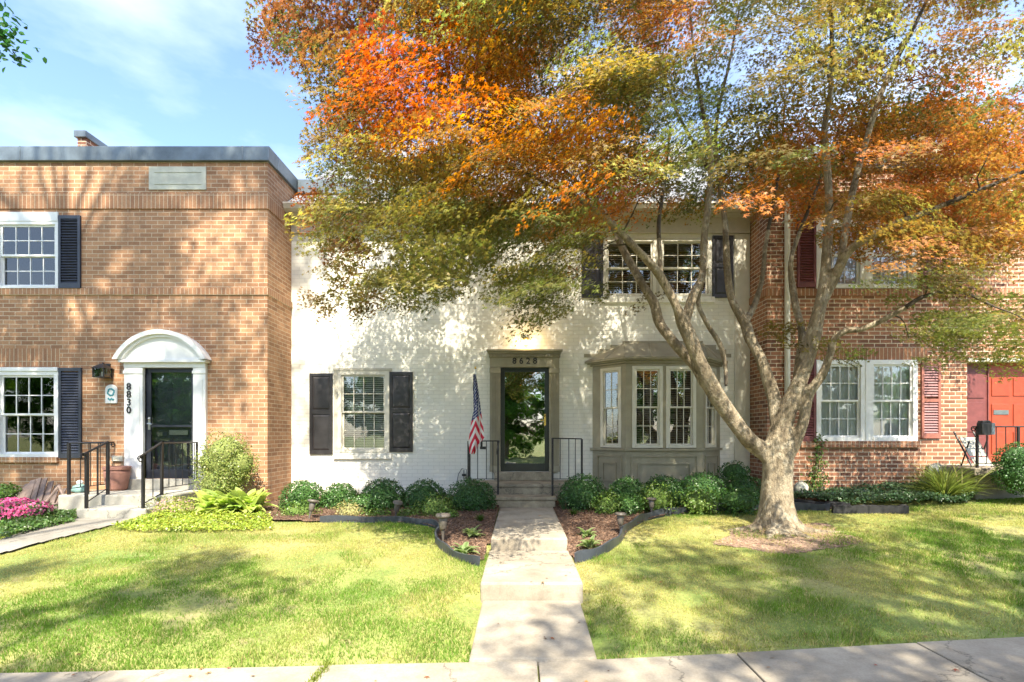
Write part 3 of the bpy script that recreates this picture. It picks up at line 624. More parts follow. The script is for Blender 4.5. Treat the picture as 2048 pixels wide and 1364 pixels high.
for s_, T, i in ((0, T0, 0), (1, T1, 3)):
    j = 1 if i == 0 else 2; a = Vector((P4[i][0], -.012, zt_)).lerp(Vector((P4[j][0], P4[j][1], zt_)), .5); r_.tube([a, T], .009, 6)
r_.build('bay_roof', M['taupe'], bay)
fl = [(1168, 715), (1168, 708), (1195, 708), (1195, 699), (1219, 699), (1219, 690), (1245, 690), (1245, 682), (1406, 682), (1406, 690), (1432, 690), (1432, 699), (1452, 699), (1452, 708), (1462, 708), (1462, 715)]
MB().prism_y([(xa(p[0], 0), za(p[1], 0)) for p in fl[::-1]], -.010, -.001).build('bay_flashing', M['taupe'], bay)

# ================================================================== RIGHT BRICK HOUSE
C = empty('brick_house', (7, PR, .45), 'red brick townhouse with maroon shutters and rust red recessed door', 'house', 'townhouses in the row')
RX = 4.6
ru = hole(1632, 1832, 440, 577, PR); rl = hole(1632, 1834, 720, 882, PR); rd = (xa(1934, PR), xa(1934, PR)+1.75, 1.12, za(716, PR))
m = MB(); wall_face(m, RX, 14, .2, 6.6, PR, [ru, rl, rd], .14); m.quad((RX, 7, .2), (RX, PR, .2), (RX, PR, 6.6), (RX, 7, 6.6)); m.quad((RX, PR, 6.6), (14, PR, 6.6), (14, 7, 6.6), (RX, 7, 6.6)); m.quad((14, PR, .2), (14, 7, .2), (14, 7, 6.6), (14, PR, 6.6)); m.quad((14, 7, .2), (RX, 7, .2), (RX, 7, 6.6), (14, 7, 6.6))
m.build('wall', M['brick_red'], C)
q = MB().box(RX-.06, 14, PR-.06, PR+.28, 6.6, 6.86); q.box(RX-.06, RX+.25, PR+.281, 6.9, 6.6, 6.86); q.build('parapet_coping', M['coping'], C, bevel=.01)
course(C, za(418, PR), za(390, PR), PR, RX+.001, 14, RX, M['soldier_red'], .02, -1); course(C, za(592, PR), za(578, PR), PR, RX+.001, 14, RX, M['soldier_red'], .03, -1)
MB().box(rl[0]-.3, rl[1]+.02, PR-.05, PR+.02, rl[2]-.12, rl[2]-.004).build('window_sill', M['soldier_red'], C, bevel=.004)
MB().box(rl[0]-.2, rl[1]+.2, PR-.004, PR+.001, rl[3]+.004, rl[3]+.24).build('brick_lintel', M['soldier_red'], C)
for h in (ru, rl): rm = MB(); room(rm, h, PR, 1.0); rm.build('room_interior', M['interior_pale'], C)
for h, bl in ((ru, 'curtain'), (rl, 'curtain')):
    xm = (h[0]+h[1])/2
    window(C, h[0], xm-.03, h[2], h[3], PR, 3 if h is ru else 4, 2, .085, 'white', 'glass_soft', bl, 'curtain', curtain_span=(.0, 1.0)); window(C, xm+.03, h[1], h[2], h[3], PR, 4, 2, .085, 'white', 'glass_soft', bl, 'curtain', curtain_span=(0, 1.0))
    MB().box(xm-.0299, xm+.0299, PR-.03, PR+.12, h[2], h[3]).build('window_mullion', M['white'], C)
louver_shutter(C, rl[0]-.29, rl[0]-.015, rl[2]-.03, rl[3]+.02, PR, 'maroon', 'maroon', True); louver_shutter(C, xa(1841, PR), xa(1879, PR), rl[2]+.05, rl[3]-.05, PR, 'rust', 'mauve', True)
louver_shutter(C, ru[0]-.36, ru[0]-.015, ru[2]+.02, ru[3], PR, 'maroon', 'maroon', False); louver_shutter(C, xa(1841, PR), xa(1879, PR), ru[2]+.0, ru[3], PR, 'maroon', 'mauve', False)
d = MB().tube([(4.95, PR-.06, 6.5), (4.95, PR-.06, .75), (4.95, PR-.2, .62)], .05, 10); 
for z in (1.6, 3.6, 5.6): d.box(4.88, 5.02, PR-.115, PR-.001, z, z+.03)
d.build('downspout', M['cream'], C)
# recessed entry: lintel, side panel, door
q = MB(); q.box(rd[0], rd[1], PR-.03, PR+.13, rd[3]-.075, rd[3]); q.build('door_lintel', M['cream'], C)
yd = PR+.15; xs1 = xa(1974, yd)
q = MB(); q.box(rd[0], xs1, yd, yd+.04, 1.12, rd[3]-.0); 
for lo, hi in ((1.2, 1.62), (1.72, 2.28), (2.36, 2.85)): q.box(rd[0]+.07, xs1-.06, yd-.014, yd-.0005, lo, hi)
q.build('side_panel', M['maroon'], C, bevel=.005)
xd0, xd1 = xs1+.02, xs1+.02+.92
q = MB(); q.box(xd0, xd1, yd+.03, yd+.07, 1.15, rd[3]-.02); pw = .33
for xx in (xd0+.09, xd1-.09-pw):
    for lo, hi in ((1.3, 1.72), (1.82, 2.25), (2.4, 2.75)): q.box(xx, xx+pw, yd+.016, yd+.0295, lo, hi)
rdoor = q.build('door', M['orange_red'], C, bevel=.006)
MB().box(xa(1988, yd), xa(2018, yd), yd+.005, yd+.0155, za(829, yd), za(820, yd)).build('mail_slot', M['steel'], rdoor)
MB().box(xd0-.02, xd0, yd-.02, yd+.08, 1.12, rd[3]).box(xd1, xd1+.08, yd-.02, yd+.08, 1.12, rd[3]).box(xd1+.081, rd[1], yd, yd+.04, 1.12, rd[3]).build('door_surround', M['maroon'], C)
# ================================================================== STOOPS
st = MB(); sx0, sx1 = -.95, 1.17
st.box(sx0, sx1, -.84, -.0, .2, .70); st.box(sx0-.02, sx1+.02, -.862, -.0, .701, .762)
st.box(-.48, .62, -1.30, -.841, .2, .52); st.box(-.50, .64, -1.325, -.863, .521, .575)
st.box(-.51, .66, -.16, -.001, .763, .928)
tag(st.build('stoop', M['step_stone'], bevel=.014), 'sandy concrete stoop with two steps up to the dark glass storm door', 'stoop')
st = MB()
st.box(xa(115, -1.98), -5.6, -1.98, PL-.001, .2, .69); st.box(-6.78, -5.72, -2.42, -1.981, .2, .53)
tag(st.build('stoop', M['concrete_grey'], bevel=.02), 'grey concrete stoop with steps below the arched white door', 'stoop')
st = MB(); st.box(7.55, 11, -1.75, PR-.001, .98, 1.11); st.box(7.62, 11, -1.68, PR-.001, .2, .979)
tag(st.build('stoop', M['concrete'], bevel=.02), 'pale concrete slab stoop in front of the rust red door', 'stoop')

# ================================================================== RAILINGS
def scroll(m, c, r, axis='x', n=18, w=.009, turns=1.4):
    pts = []
    for i in range(n+1):
        t = i/n; a = 2*math.pi*turns*t; q = r*(1-.7*t)
        pts.append((c[0], c[1]-q*math.cos(a), c[2]+q*math.sin(a)) if axis == 'y' else (c[0]+q*math.cos(a), c[1], c[2]+q*math.sin(a)))
    m.tube(pts, w, 6)
def bar(m, a, b, w=.010): m.tube([a, b], w, 6)
def sqpost(m, x, y, z0, z1, w=.016): m.box(x-w, x+w, y-w, y+w, z0, z1)
def rail(label, posts, rails, balusters, scrolls, loc):
    r = empty('porch_railing', loc, label, 'railing', 'iron porch railings')
    for p in posts:
        q = MB(); sqpost(q, *p); q.build('post', M['iron'], r)
    for a, c, w in rails: MB().tube([a, c], w, 6).build('rail', M['iron'], r)
    for s in scrolls: q = MB(); scroll(q, *s); q.build('scroll', M['iron'], r)
    for x, y, z0, z1 in balusters: q = MB(); bar(q, (x, y, z0), (x, y, z1), .0075); q.build('baluster', M['iron'], r)
    return r
zt = 1.60; y0 = -.80
L_ = rail('black iron railing left of the dark storm door, holding the flag', [(-.94, y0, .763, 1.55, .028), (-.40, -.90, .55, 1.56)],
     [((-.94, y0, 1.55), (-.38, y0, 1.55), .012), ((-.38, y0, 1.55), (-.40, -1.28, 1.40), .012), ((-.94, y0, .85), (-.42, y0, .85), .008)],
     [(-.78, y0, .85, 1.55), (-.62, y0, .85, 1.55), (-.50, y0, .85, 1.55)], [((-.40, -1.30, 1.35), .05, 'y')], (-.67, y0, .763))
L_2 = rail('black iron railing right of the dark storm door, beside the bay window', [(.58, -1.10, .576, 1.60, .018), (1.14, y0, .763, 1.585, .018)],
     [((.58, -1.10, 1.6), (.58, y0, 1.60), .012), ((.58, y0, 1.6), (1.14, y0, 1.59), .012), ((.60, y0, .85), (1.14, y0, .85), .008)],
     [(.74, y0, .85, 1.59), (.90, y0, .85, 1.59), (1.02, y0, .85, 1.59)], [((.58, -1.13, 1.53), .07, 'y'), ((.58, -1.13, 1.38), .04, 'y')], (.86, y0, .763))
xl = -7.33
rail('dark iron railing with scrolled ends left of the arched white door', [(xl, -1.92, .691, 1.53, .018), (-6.69, -2.34, .531, 1.38, .018), (-6.69, -1.93, .691, 1.55, .018)],
     [((xl, -1.92, 1.53), (xl, -1.0, 1.53), .014), ((xl, -1.92, 1.53), (-6.69, -1.93, 1.535), .014), ((-6.69, -1.93, 1.55), (-6.69, -2.40, 1.36), .016), ((xl, -1.92, .79), (xl, -1.0, .79), .008), ((-6.69, -1.93, .80), (-6.69, -2.34, .62), .008)],
     [(xl, y, .79, 1.53) for y in (-1.7, -1.5, -1.3, -1.1)]+[(-7.0, -1.925, .70, 1.53), (-6.85, -1.925, .70, 1.53), (-6.69, -2.14, .70, 1.46)], [((-6.69, -2.40, 1.33), .06, 'y'), ((xl, -1.02, 1.48), .05, 'y')], (-7.0, -1.9, .69))
xr = -5.80
rail('dark iron railing with scrolled end right of the arched white door', [(xr, -2.36, .531, 1.36, .018), (xr, -1.95, .691, 1.545, .018), (xr, -1.04, .691, 1.52)],
     [((xr, -1.95, 1.53), (xr, -1.0, 1.53), .014), ((xr, -1.95, 1.54), (xr, -2.42, 1.33), .017), ((xr, -1.95, .80), (xr, -1.0, .80), .008), ((xr, -1.95, .72), (xr, -2.36, .60), .008), ((xr, -1.95, 1.15), (xr, -1.0, 1.15), .006)],
     [(xr, y, .80, 1.53) for y in (-1.78, -1.61, -1.44, -1.27, -1.12)]+[(xr, -2.15, .68, 1.44)], [((xr, -2.42, 1.29), .06, 'y')], (xr, -1.7, .69))
yr = -1.66
rail('thin black railing along the stoop edge before the rust red door', [(7.66, yr, 1.111, 1.80, .016), (8.95, yr, 1.111, 1.80, .016), (8.35, yr, 1.111, 1.80, .016)],
     [((7.60, yr, 1.80), (11, yr, 1.80), .013), ((7.66, yr, 1.18), (11, yr, 1.18), .009)], [(7.66+.16*i, yr, 1.18, 1.8) for i in range(1, 20)], [((7.60, yr, 1.76), .05, 'x')], (8.3, yr, 1.11))
mbx = at(1969, 871, yr-.06); q = MB().box(mbx.x-.10, mbx.x+.06, yr-.13, yr-.02, 1.66, 1.86); q.prism_y([(mbx.x-.10, 1.861), (mbx.x+.06, 1.861), (mbx.x+.04, 1.90), (mbx.x-.08, 1.90)], yr-.125, yr-.025)
mb = empty('mailbox', (mbx.x, yr-.07, 1.66), 'black letter box hung on the railing before the rust red door', 'mailbox'); q.build('box', M['black'], mb, bevel=.006)
MB().box(mbx.x+.061, mbx.x+.12, yr-.125, yr-.025, 1.665, 1.86).build('side_flap', M['coping'], mb, bevel=.004)
ch = empty('folding_chair', (7.95, -1.35, 1.11), 'cream folding chair leaning behind the thin black railing', 'chair')
q = MB(); q.tube([(7.72, -1.50, 1.115), (7.66, -1.2, 1.72)], .014, 8); q.tube([(8.06, -1.50, 1.115), (8.0, -1.2, 1.72)], .014, 8); q.tube([(7.86, -1.12, 1.115), (7.74, -1.42, 1.55)], .012, 8); q.tube([(8.16, -1.12, 1.115), (8.04, -1.42, 1.55)], .012, 8); q.build('frame', M['iron'], ch)
q = MB(); q.add([(7.72, -1.25, 1.62), (8.02, -1.25, 1.62), (8.05, -1.42, 1.30), (7.75, -1.42, 1.30), (7.72, -1.235, 1.62), (8.02, -1.235, 1.62), (8.05, -1.405, 1.30), (7.75, -1.405, 1.30)], [(3, 2, 1, 0), (4, 5, 6, 7), (0, 1, 5, 4), (1, 2, 6, 5), (2, 3, 7, 6), (3, 0, 4, 7)]); q.build('backrest', M['stone'], ch)
q = MB(); q.add([(7.75, -1.43, 1.28), (8.05, -1.43, 1.28), (8.08, -1.50, 1.14), (7.78, -1.50, 1.14), (7.75, -1.415, 1.28), (8.05, -1.415, 1.28), (8.08, -1.485, 1.14), (7.78, -1.485, 1.14)], [(3, 2, 1, 0), (4, 5, 6, 7), (0, 1, 5, 4), (1, 2, 6, 5), (2, 3, 7, 6), (3, 0, 4, 7)]); q.build('seat', M['stone'], ch)

# ================================================================== FLAG
def flag_mat():
    m, n, l, b = nt('flag_cloth'); uv = n.new('ShaderNodeUVMap'); sp = n.new('ShaderNodeSeparateXYZ'); l.new(uv.outputs[0], sp.inputs[0])
    s = n.new('ShaderNodeMath'); s.operation = 'PINGPONG'; s.inputs[1].default_value = 1; l.new(sp.outputs[0], s.inputs[0])
    st = n.new('ShaderNodeMath'); st.operation = 'GREATER_THAN'; st.inputs[1].default_value = .5; l.new(s.outputs[0], st.inputs[0])
    c = mixc(n, l, st.outputs[0], (.62, .02, .05), (.84, .80, .76))
    v = n.new('ShaderNodeTexVoronoi'); v.inputs['Scale'].default_value = 1; v.inputs['Randomness'].default_value = .25
    mpn = n.new('ShaderNodeMapping'); mpn.inputs['Scale'].default_value = (1.6, 24, 1); l.new(uv.outputs[0], mpn.inputs[0]); l.new(mpn.outputs[0], v.inputs[0])
    sr = n.new('ShaderNodeMath'); sr.operation = 'LESS_THAN'; sr.inputs[1].default_value = .3; l.new(v.outputs['Distance'], sr.inputs[0])
    can = mixc(n, l, sr.outputs[0], (.02, .03, .13), (.75, .75, .78))
    k = n.new('ShaderNodeMath'); k.operation = 'LESS_THAN'; k.inputs[1].default_value = .54; l.new(sp.outputs[1], k.inputs[0])
    l.new(mixc(n, l, k.outputs[0], c, can), b.inputs['Base Color']); b.inputs['Roughness'].default_value = .8
    return m
fl = empty('flag', (-.72, -.83, 1.5), 'draped flag with red and white stripes and starred blue canton by the storm door', 'flag')
pt, pb = at(951, 738, -.86), at(963, 893, -.86)
q = MB().tube([pt, pb], .011, 8); q.build('pole', M['white'], fl); MB().blob(pt+Vector((0, 0, .02)), (.02, .02, .03), 8, 6).build('finial', M['brass'], fl)
q = MB().box(pb.x-.025, pb.x+.08, -.90, -.81, pb.z-.05, pb.z+.0).tube([pb+Vector((0, 0, -.02)), pb+Vector((.0, 0, .16))], .02, 8); q.build('bracket', M['iron'], fl)
nu, nv = 60, 26; vs = []; uv = []
for i in range(nu+1):
    t = i/nu
    lft = np.interp(t, [0, .12, .45, .6, .85, 1], [947, 946, 947, 942, 936.5, 939]); rgt = np.interp(t, [0, .12, .45, .6, .85, 1], [951, 955, 962, 965, 969.5, 957])
    py = 748+t*160
    for j in range(nv+1):
        a = j/nv; amp = .012+.05*t
        bot = 0 if a < .55 else -16*t*t*(a-.55)/.45*1.2
        yy = -.895+amp*math.sin(a*9.5+t*1.5)*.8+.018*math.sin(a*17+t*5)*t
        p = at(lft+(rgt-lft)*a, py+bot*(t > .5)*(t-.5)*2, -.895); vs.append((p.x, yy, p.z)); chev = abs(a-.42)*(1.6+1.8*t)
        uv.append((t*13-chev*2.0*(1 if a > .42 else .9), t+.10*(a-.5)))
q = MB(); q.v = vs; q.f = [(i*(nv+1)+j, (i+1)*(nv+1)+j, (i+1)*(nv+1)+j+1, i*(nv+1)+j+1) for i in range(nu) for j in range(nv)]
fo = q.build('cloth', flag_mat(), fl, smooth=True); ul = fo.data.uv_layers.new(name='UVMap')
for lp in fo.data.loops: ul.data[lp.index].uv = uv[lp.vertex_index]
fo.modifiers.new('solid', 'SOLIDIFY').thickness = .002

# ================================================================== WALL FIXTURES
def lantern(p, label, mat, glow=None):
    r = empty('wall_lantern', p, label, 'lantern', 'wall lanterns'); x, y, z = p
    q = MB(); q.box(x-.05, x+.05, y-.02, y-.001, z-.10, z+.12); q.tube([(x, y-.02, z+.08), (x, y-.12, z+.12), (x, y-.12, z+.09)], .010, 6); q.build('bracket', M['iron'], r)
    q = MB(); q.add([(x-.12, y-.24, z+.02), (x+.12, y-.24, z+.02), (x+.12, y-.0, z+.02), (x-.12, y-.0, z+.02), (x-.03, y-.15, z+.10), (x+.03, y-.15, z+.10), (x+.03, y-.09, z+.10), (x-.03, y-.09, z+.10)], [(3, 2, 1, 0), (4, 5, 6, 7), (0, 1, 5, 4), (1, 2, 6, 5), (2, 3, 7, 6), (3, 0, 4, 7)]); q.build('cap', M['iron'], r)
    q = MB()
    for sx in (-1, 1):
        for yy in (y-.215, y-.03): q.box(x+sx*.095-.007, x+sx*.095+.007, yy-.007, yy+.007, z-.13, z+.02)
    q.box(x-.103, x+.103, y-.225, y-.02, z-.145, z-.13); q.build('cage', M['iron'], r)
    MB().box(x-.09, x+.09, y-.212, y-.035, z-.129, z+.019).build('pane', M['glass_soft'], r)
    MB().tube([(x, y-.12, z-.129), (x, y-.12, z-.04)], .018, 8).build('candle', M['cream'], r)
    return r
p = at(216, 741, PL); lantern((p.x, PL, p.z), 'black wall lantern on tan brick beside the arched white door', M['iron'])
# small lit lamp above the white house's door: the only lamp that is on
p = at(1052, 684, 0); r = empty('porch_lamp', (p.x, 0, p.z), 'small brass porch lamp glowing on white wall above the door case', 'lamp')
q = MB(); q.lathe([(.05, -.01), (.05, .01)], (p.x, -.02, p.z+.06), 14).tube([(p.x, 0, p.z+.06), (p.x, -.09, p.z+.05)], .012, 6); q.lathe([(.065, .0), (.03, .05), (.006, .06)], (p.x, -.1, p.z+.03), 14); q.build('bracket', M['brass'], r)
em, n_, l_, b_ = nt('lamp_bulb'); b_.inputs['Emission Color'].default_value = (1, .62, .25, 1); b_.inputs['Emission Strength'].default_value = 5; b_.inputs['Base Color'].default_value = (.8, .6, .4, 1)
MB().blob((p.x, -.1, p.z-.02), (.032, .032, .05), 12, 8).build('bulb', em, r, smooth=True)
pl = bpy.data.lights.new('lamp_glow', 'POINT'); pl.energy = 5; pl.color = (1, .68, .32); pl.shadow_soft_size = .05; po = bpy.data.objects.new('lamp_glow', pl); po.location = (0, -.20, .0); link(po, r)
# plaque with blue-green wreath
p = at(224, 788, PL); r = empty('wall_plaque', (p.x, PL, p.z), 'white arch topped ceramic plaque with blue green wreath on tan brick', 'plaque'); w, h = .105, .17
pts = [(p.x-w, p.z-h), (p.x+w, p.z-h), (p.x+w, p.z+h*.5)]+[(p.x+w*math.cos(a), p.z+h*.5+.085*math.sin(a)) for a in np.linspace(.2, math.pi-.2, 10)]+[(p.x-w, p.z+h*.5)]
MB().prism_y(pts, PL-.025, PL-.001).build('tile', M['white'], r, bevel=.006)
teal = plain('teal_glaze', (.06, .27, .30), .3, .4, 30); q = MB()
for i in range(16):
    a = i/16*2*math.pi; q.blob((p.x+.055*math.cos(a)+.006*math.sin(5*a), PL-.027, p.z+.03+.06*math.sin(a)), (.018, .006, .018), 8, 5)
for i in range(6): q.blob((p.x-.045+.018*i, PL-.027, p.z-.085-.02*abs(math.sin(i))), (.014, .005, .02), 8, 5)
q.build('wreath', teal, r)
p = at(237, 917, PL); q = MB(); q.box(p.x-.095, p.x+.095, PL-.035, PL-.001, p.z-.05, p.z+.05)
for i in range(4): q.box(p.x-.08, p.x+.08, PL-.045, PL-.0351, p.z-.04+.024*i, p.z-.03+.024*i)
tag(q.build('dryer_vent', M['cream'], bevel=.004), 'small cream wall vent above the clay pot', 'vent')
# terracotta pot, glass garden light on the left stoop
p = at(234, 978, -1.25); r = empty('clay_pot', (p.x, -1.25, .692), 'weathered terracotta pot standing on the grey stoop by the arched door', 'pot')
MB().lathe([(.0, 0), (.13, 0), (.155, .04), (.19, .30), (.185, .36), (.17, .36), (.165, .31), (.02, .30)], (p.x, -1.25, .692), 22).build('body', M['terracotta'], r, smooth=True)
MB().lathe([(.187, .36), (.205, .365), (.205, .415), (.175, .42), (.17, .362)], (p.x, -1.25, .692), 22).build('rim', M['terracotta'], r)
p = at(160, 985, -1.55); r = empty('garden_ornament', (p.x, -1.55, .692), 'small teal and white jar ornament on the grey stoop behind the railing', 'ornament')
MB().lathe([(.0, 0), (.10, 0), (.12, .03), (.10, .10), (.05, .13)], (p.x, -1.55, .692), 16).build('jar', plain('teal_glass', (.25, .42, .38), .2, .3), r, smooth=True); MB().blob((p.x, -1.55, .692+.16), (.05, .05, .045), 12, 8).build('lid', M['white'], r, smooth=True)
# slatted garden chair folded on the ground
gx, gy, gz = gp(70, 1030); gy = -1.75; gx = xa(75, gy); gz = float(lawn_z(gx, gy)); r = empty('garden_chair', (gx, gy, gz), 'weathered brown slatted garden chair lying against tan brick below the window', 'chair')
for i in range(8):
    t = i/7; a0 = at(22+13*i, 1012, gy+.02*i); a1 = at(np.interp(t, [0, .5, 1], [45, 83, 128]), np.interp(t, [0, .35, .6, 1], [975, 957, 957, 978]), gy+.32+.02*i)
    dr = (a1-a0).normalized(); sd = dr.cross(Vector((0, -1, .5))).normalized()*.058; nn = dr.cross(sd).normalized()*.009
    q = MB(); v = [a0-sd-nn, a0+sd-nn, a1+sd*.8-nn, a1-sd*.8-nn, a0-sd+nn, a0+sd+nn, a1+sd*.8+nn, a1-sd*.8+nn]; q.add(v, [(3, 2, 1, 0), (4, 5, 6, 7), (0, 1, 5, 4), (1, 2, 6, 5), (2, 3, 7, 6), (3, 0, 4, 7)]); q.build('slat', M['wood_grey'], r)
q = MB(); a, c, e = at(85, 1013, gy-.05), at(118, 972, gy+.15), at(133, 1004, gy-.05)
q.tube([a, c], .02, 6); q.tube([c, e], .022, 6); q.tube([a, e], .02, 6); q.build('arm', M['wood_grey'], r)
a, c = at(20, 1017, gy-.1), at(118, 1016, gy-.12); MB().tube([a, c], .035, 6).build('seat_rail', M['wood_grey'], r)
# hose tap and cable by the white wall
p = at(927, 950, -.03); q = MB().tube([(p.x-.14, -.02, p.z-.18), (p.x-.10, -.03, p.z+.02), (p.x-.03, -.03, p.z+.13), (p.x+.06, -.03, p.z+.11), (p.x+.06, -.02, p.z-.2)], .006, 6); q.box(p.x-.03, p.x+.05, -.05, -.001, p.z-.02, p.z+.02); q.tube([(p.x+.01, -.05, p.z-.25), (p.x+.01, -.05, p.z+.10)], .008, 6)
tag(q.build('wall_tap', M['iron']), 'thin pipe and wall tap on white brick left of the flag', 'tap')

# ================================================================== PATH LIGHTS, EDGING, TIMBERS
def path_light():
    r = empty('path_light', (0, 0, 0), 'x', 'path light', 'solar path lights in the beds')
    q = MB().tube([(0, 0, -.05), (0, 0, .10), (0, 0, .2)], [.008, .016, .028], 8); q.build('stake', M['lamp_grey'], r)
    MB().lathe([(.038, .19), (.045, .2), (.058, .335), (.054, .34)], (0, 0, 0), 14).build('lamp_body', M['lamp_grey'], r, smooth=True)
    MB().lathe([(.06, .335), (.092, .345), (.096, .362), (.085, .385), (.03, .392)], (0, 0, 0), 18).build('cap', M['lamp_grey'], r, smooth=True)
    return r
plights = [(886, 1089, 0, 0, 1.0, 'bronze path light upright at the bed corner left of the concrete path'), (1240, 1073, .04, 0, .82, 'bronze path light upright in mulch right of the concrete path'),
           (617, 1043, .22, .12, .85, 'leaning path light before the leftmost round boxwood'), (789, 1041, -.28, .1, .8, 'tilted path light between low shrubs below the left window'),
           (1303, 1035, 0, .05, .8, 'path light half hidden in light green shrub under the bay window'), (1482, 1024, .05, 0, .78, 'path light beside the maple trunk in the right bed')]
src = path_light()
for i, (px, py, rx, ry, s, lab) in enumerate(plights):
    o = src if i == 0 else copy_tree(src); x, y, z = gp(px, py); o.location = (x, y, z); o.rotation_euler = (ry, rx, i*.7); o.scale = (s,)*3; o['label'] = lab
def edging(path, label, h=.10):
    pts = [Vector((x, y, float(lawn_z(x, y)))) for x, y in path]; fine = []
    for i in range(len(pts)-1):
        p0, p1, p2, p3 = pts[max(i-1, 0)], pts[i], pts[i+1], pts[min(i+2, len(pts)-1)]
        for k in range(8):
            t = k/8; fine.append(.5*((2*p1)+(p2-p0)*t+(2*p0-5*p1+4*p2-p3)*t*t+(3*p1-p0-3*p2+p3)*t*t*t))
    fine.append(pts[-1]); q = MB(); n = len(fine)
    for i, p in enumerate(fine):
        t = (fine[min(i+1, n-1)]-fine[max(i-1, 0)]); t.z = 0; t.normalize(); s = Vector((-t.y, t.x, 0))*.008; z = float(lawn_z(p.x, p.y)); hh = h*(1+.12*math.sin(i*.7)); lean = Vector((-t.y, t.x, 0))*.02*math.sin(i*.4)
        a = Vector((p.x, p.y, z-.05)); c = Vector((p.x, p.y, z+hh))+lean; q.v += [tuple(a-s), tuple(a+s), tuple(c+s*1.6), tuple(c-s*1.6)]
    for i in range(n-1):
        for k in range(4): q.f.append((i*4+k, i*4+(k+1) % 4, (i+1)*4+(k+1) % 4, (i+1)*4+k))
    q.f += [(0, 3, 2, 1), (4*n-4, 4*n-3, 4*n-2, 4*n-1)]
    return tag(q.build('lawn_edging', M['edging'], smooth=False), label, 'edging', 'black plastic lawn edging')
edging(bedL[1:], 'black plastic edging curving along the mulch bed left of the path'); edging(bedR, 'black plastic edging curving from the path round to the maple trunk', .12)
def beam(a, c, w, h, label, lift=.0):
    a = Vector(a); c = Vector(c); q = MB(); n = 16; t = (c-a).normalized(); s = t.cross(Vector((0, 0, 1))).normalized(); pts = []
    for i in range(n+1):
        p = a.lerp(c, i/n); p.z = float(lawn_z(p.x, p.y))+lift; u = Vector((0, 0, 1)); k = random.uniform(.85, 1.15); kk = random.uniform(.85, 1.15)
        q.v += [tuple(p-s*w*k), tuple(p+s*w*kk), tuple(p+s*w*kk+u*h*k), tuple(p-s*w*k+u*h*kk)]
    for i in range(n):
        for k in range(4): q.f.append((i*4+k, i*4+(k+1) % 4, (i+1)*4+(k+1) % 4, (i+1)*4+k))
    q.f += [(0, 3, 2, 1), (4*n, 4*n+1, 4*n+2, 4*n+3)]
    return tag(q.build('landscape_timber', M['timber']), label, 'timber', 'black garden timbers')
beam(gp(1585, 1012), gp(1700, 1020), .05, .11, 'charred black garden timber emerging behind the maple trunk'); beam(gp(1665, 1026), gp(1815, 1027), .05, .12, 'charred black garden timber ending in open lawn right of the maple')

# ================================================================== SHRUBS AND PLANTS
def shrub(name, px, py, rpx, rzpx, y, col, label, group=None, n=1500, leaf=.034, cat='shrub', amp=.14, mat='shrub_leaf', base_z=None, stems=True, shape='oval', upbias=.35, lobes=None):
    c = at(px, py, y); k = (y-CAMY)/F; rx, rz = rpx*k, rzpx*k; gz = float(lawn_z(c.x, y)) if base_z is None else base_z; ry = rx*.92
    r = empty(name, (c.x, y, gz), label, cat, group)
    lobes = lobes or [(0, 0, 0, 1)]; P_, T_, N_, C_ = [], [], [], []; q = MB()
    for lx, ly, lz, ls in lobes:
        m = int(n*ls); D = rdir(m); vn = VN(3.3); b_ = 1+amp*2*(vn(D[:, 0]*2+D[:, 2]+lx, D[:, 1]*2-D[:, 2])-.5)+amp*.8*(VN(9)(D[:, 0]*2-D[:, 2], D[:, 1]*2+D[:, 2])-.5); rad = b_*rng.uniform(.80, 1.03, m)**.6
        cc = np.array([c.x+lx*rx, y+ly*ry, c.z+lz*rz]); P = cc+D*np.array([rx, ry, rz])*ls**.5*rad[:, None]; P[:, 2] = np.maximum(P[:, 2], gz+.02)
        N = D+np.array([0, 0, upbias])+rng.normal(0, .55, (m, 3)); N /= np.linalg.norm(N, axis=1)[:, None]; T = rtan(N)+D*.5
        P_.append(P); T_.append(T); N_.append(N); C_.append(jit(col, m, .22)); q.blob(tuple(cc), (rx*.74*ls**.5, ry*.74*ls**.5, rz*.74*ls**.5), 12, 8, .10)
    o = cloud('foliage', np.vstack(P_), np.vstack(T_), np.vstack(N_), leaf*rng.uniform(.7, 1.25, sum(map(len, P_))), np.vstack(C_), M[mat], r, shape)
    q.build('dark_core', core_mat(col), r, smooth=True)
    if stems:
        q = MB()
        for i in range(4): a = random.uniform(0, 6.28); q.tube([(c.x, y, gz-.03), (c.x+rx*.3*math.cos(a), y+ry*.3*math.sin(a), gz+(c.z-gz)*.8)], [.014, .008], 6)
        q.build('stem', M['twig'], r)
    return r
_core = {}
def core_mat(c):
    if c not in _core: _core[c] = plain('core_shade', tuple(x*.7 for x in c), .9, .5, 30, 0, .6)  # core darker than the leaves: shade between them put into its colour
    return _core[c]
DG, LG, MG, YG = (.05, .125, .03), (.13, .21, .04), (.07, .155, .035), (.2, .25, .055)
g = 'round boxwoods below the white house'
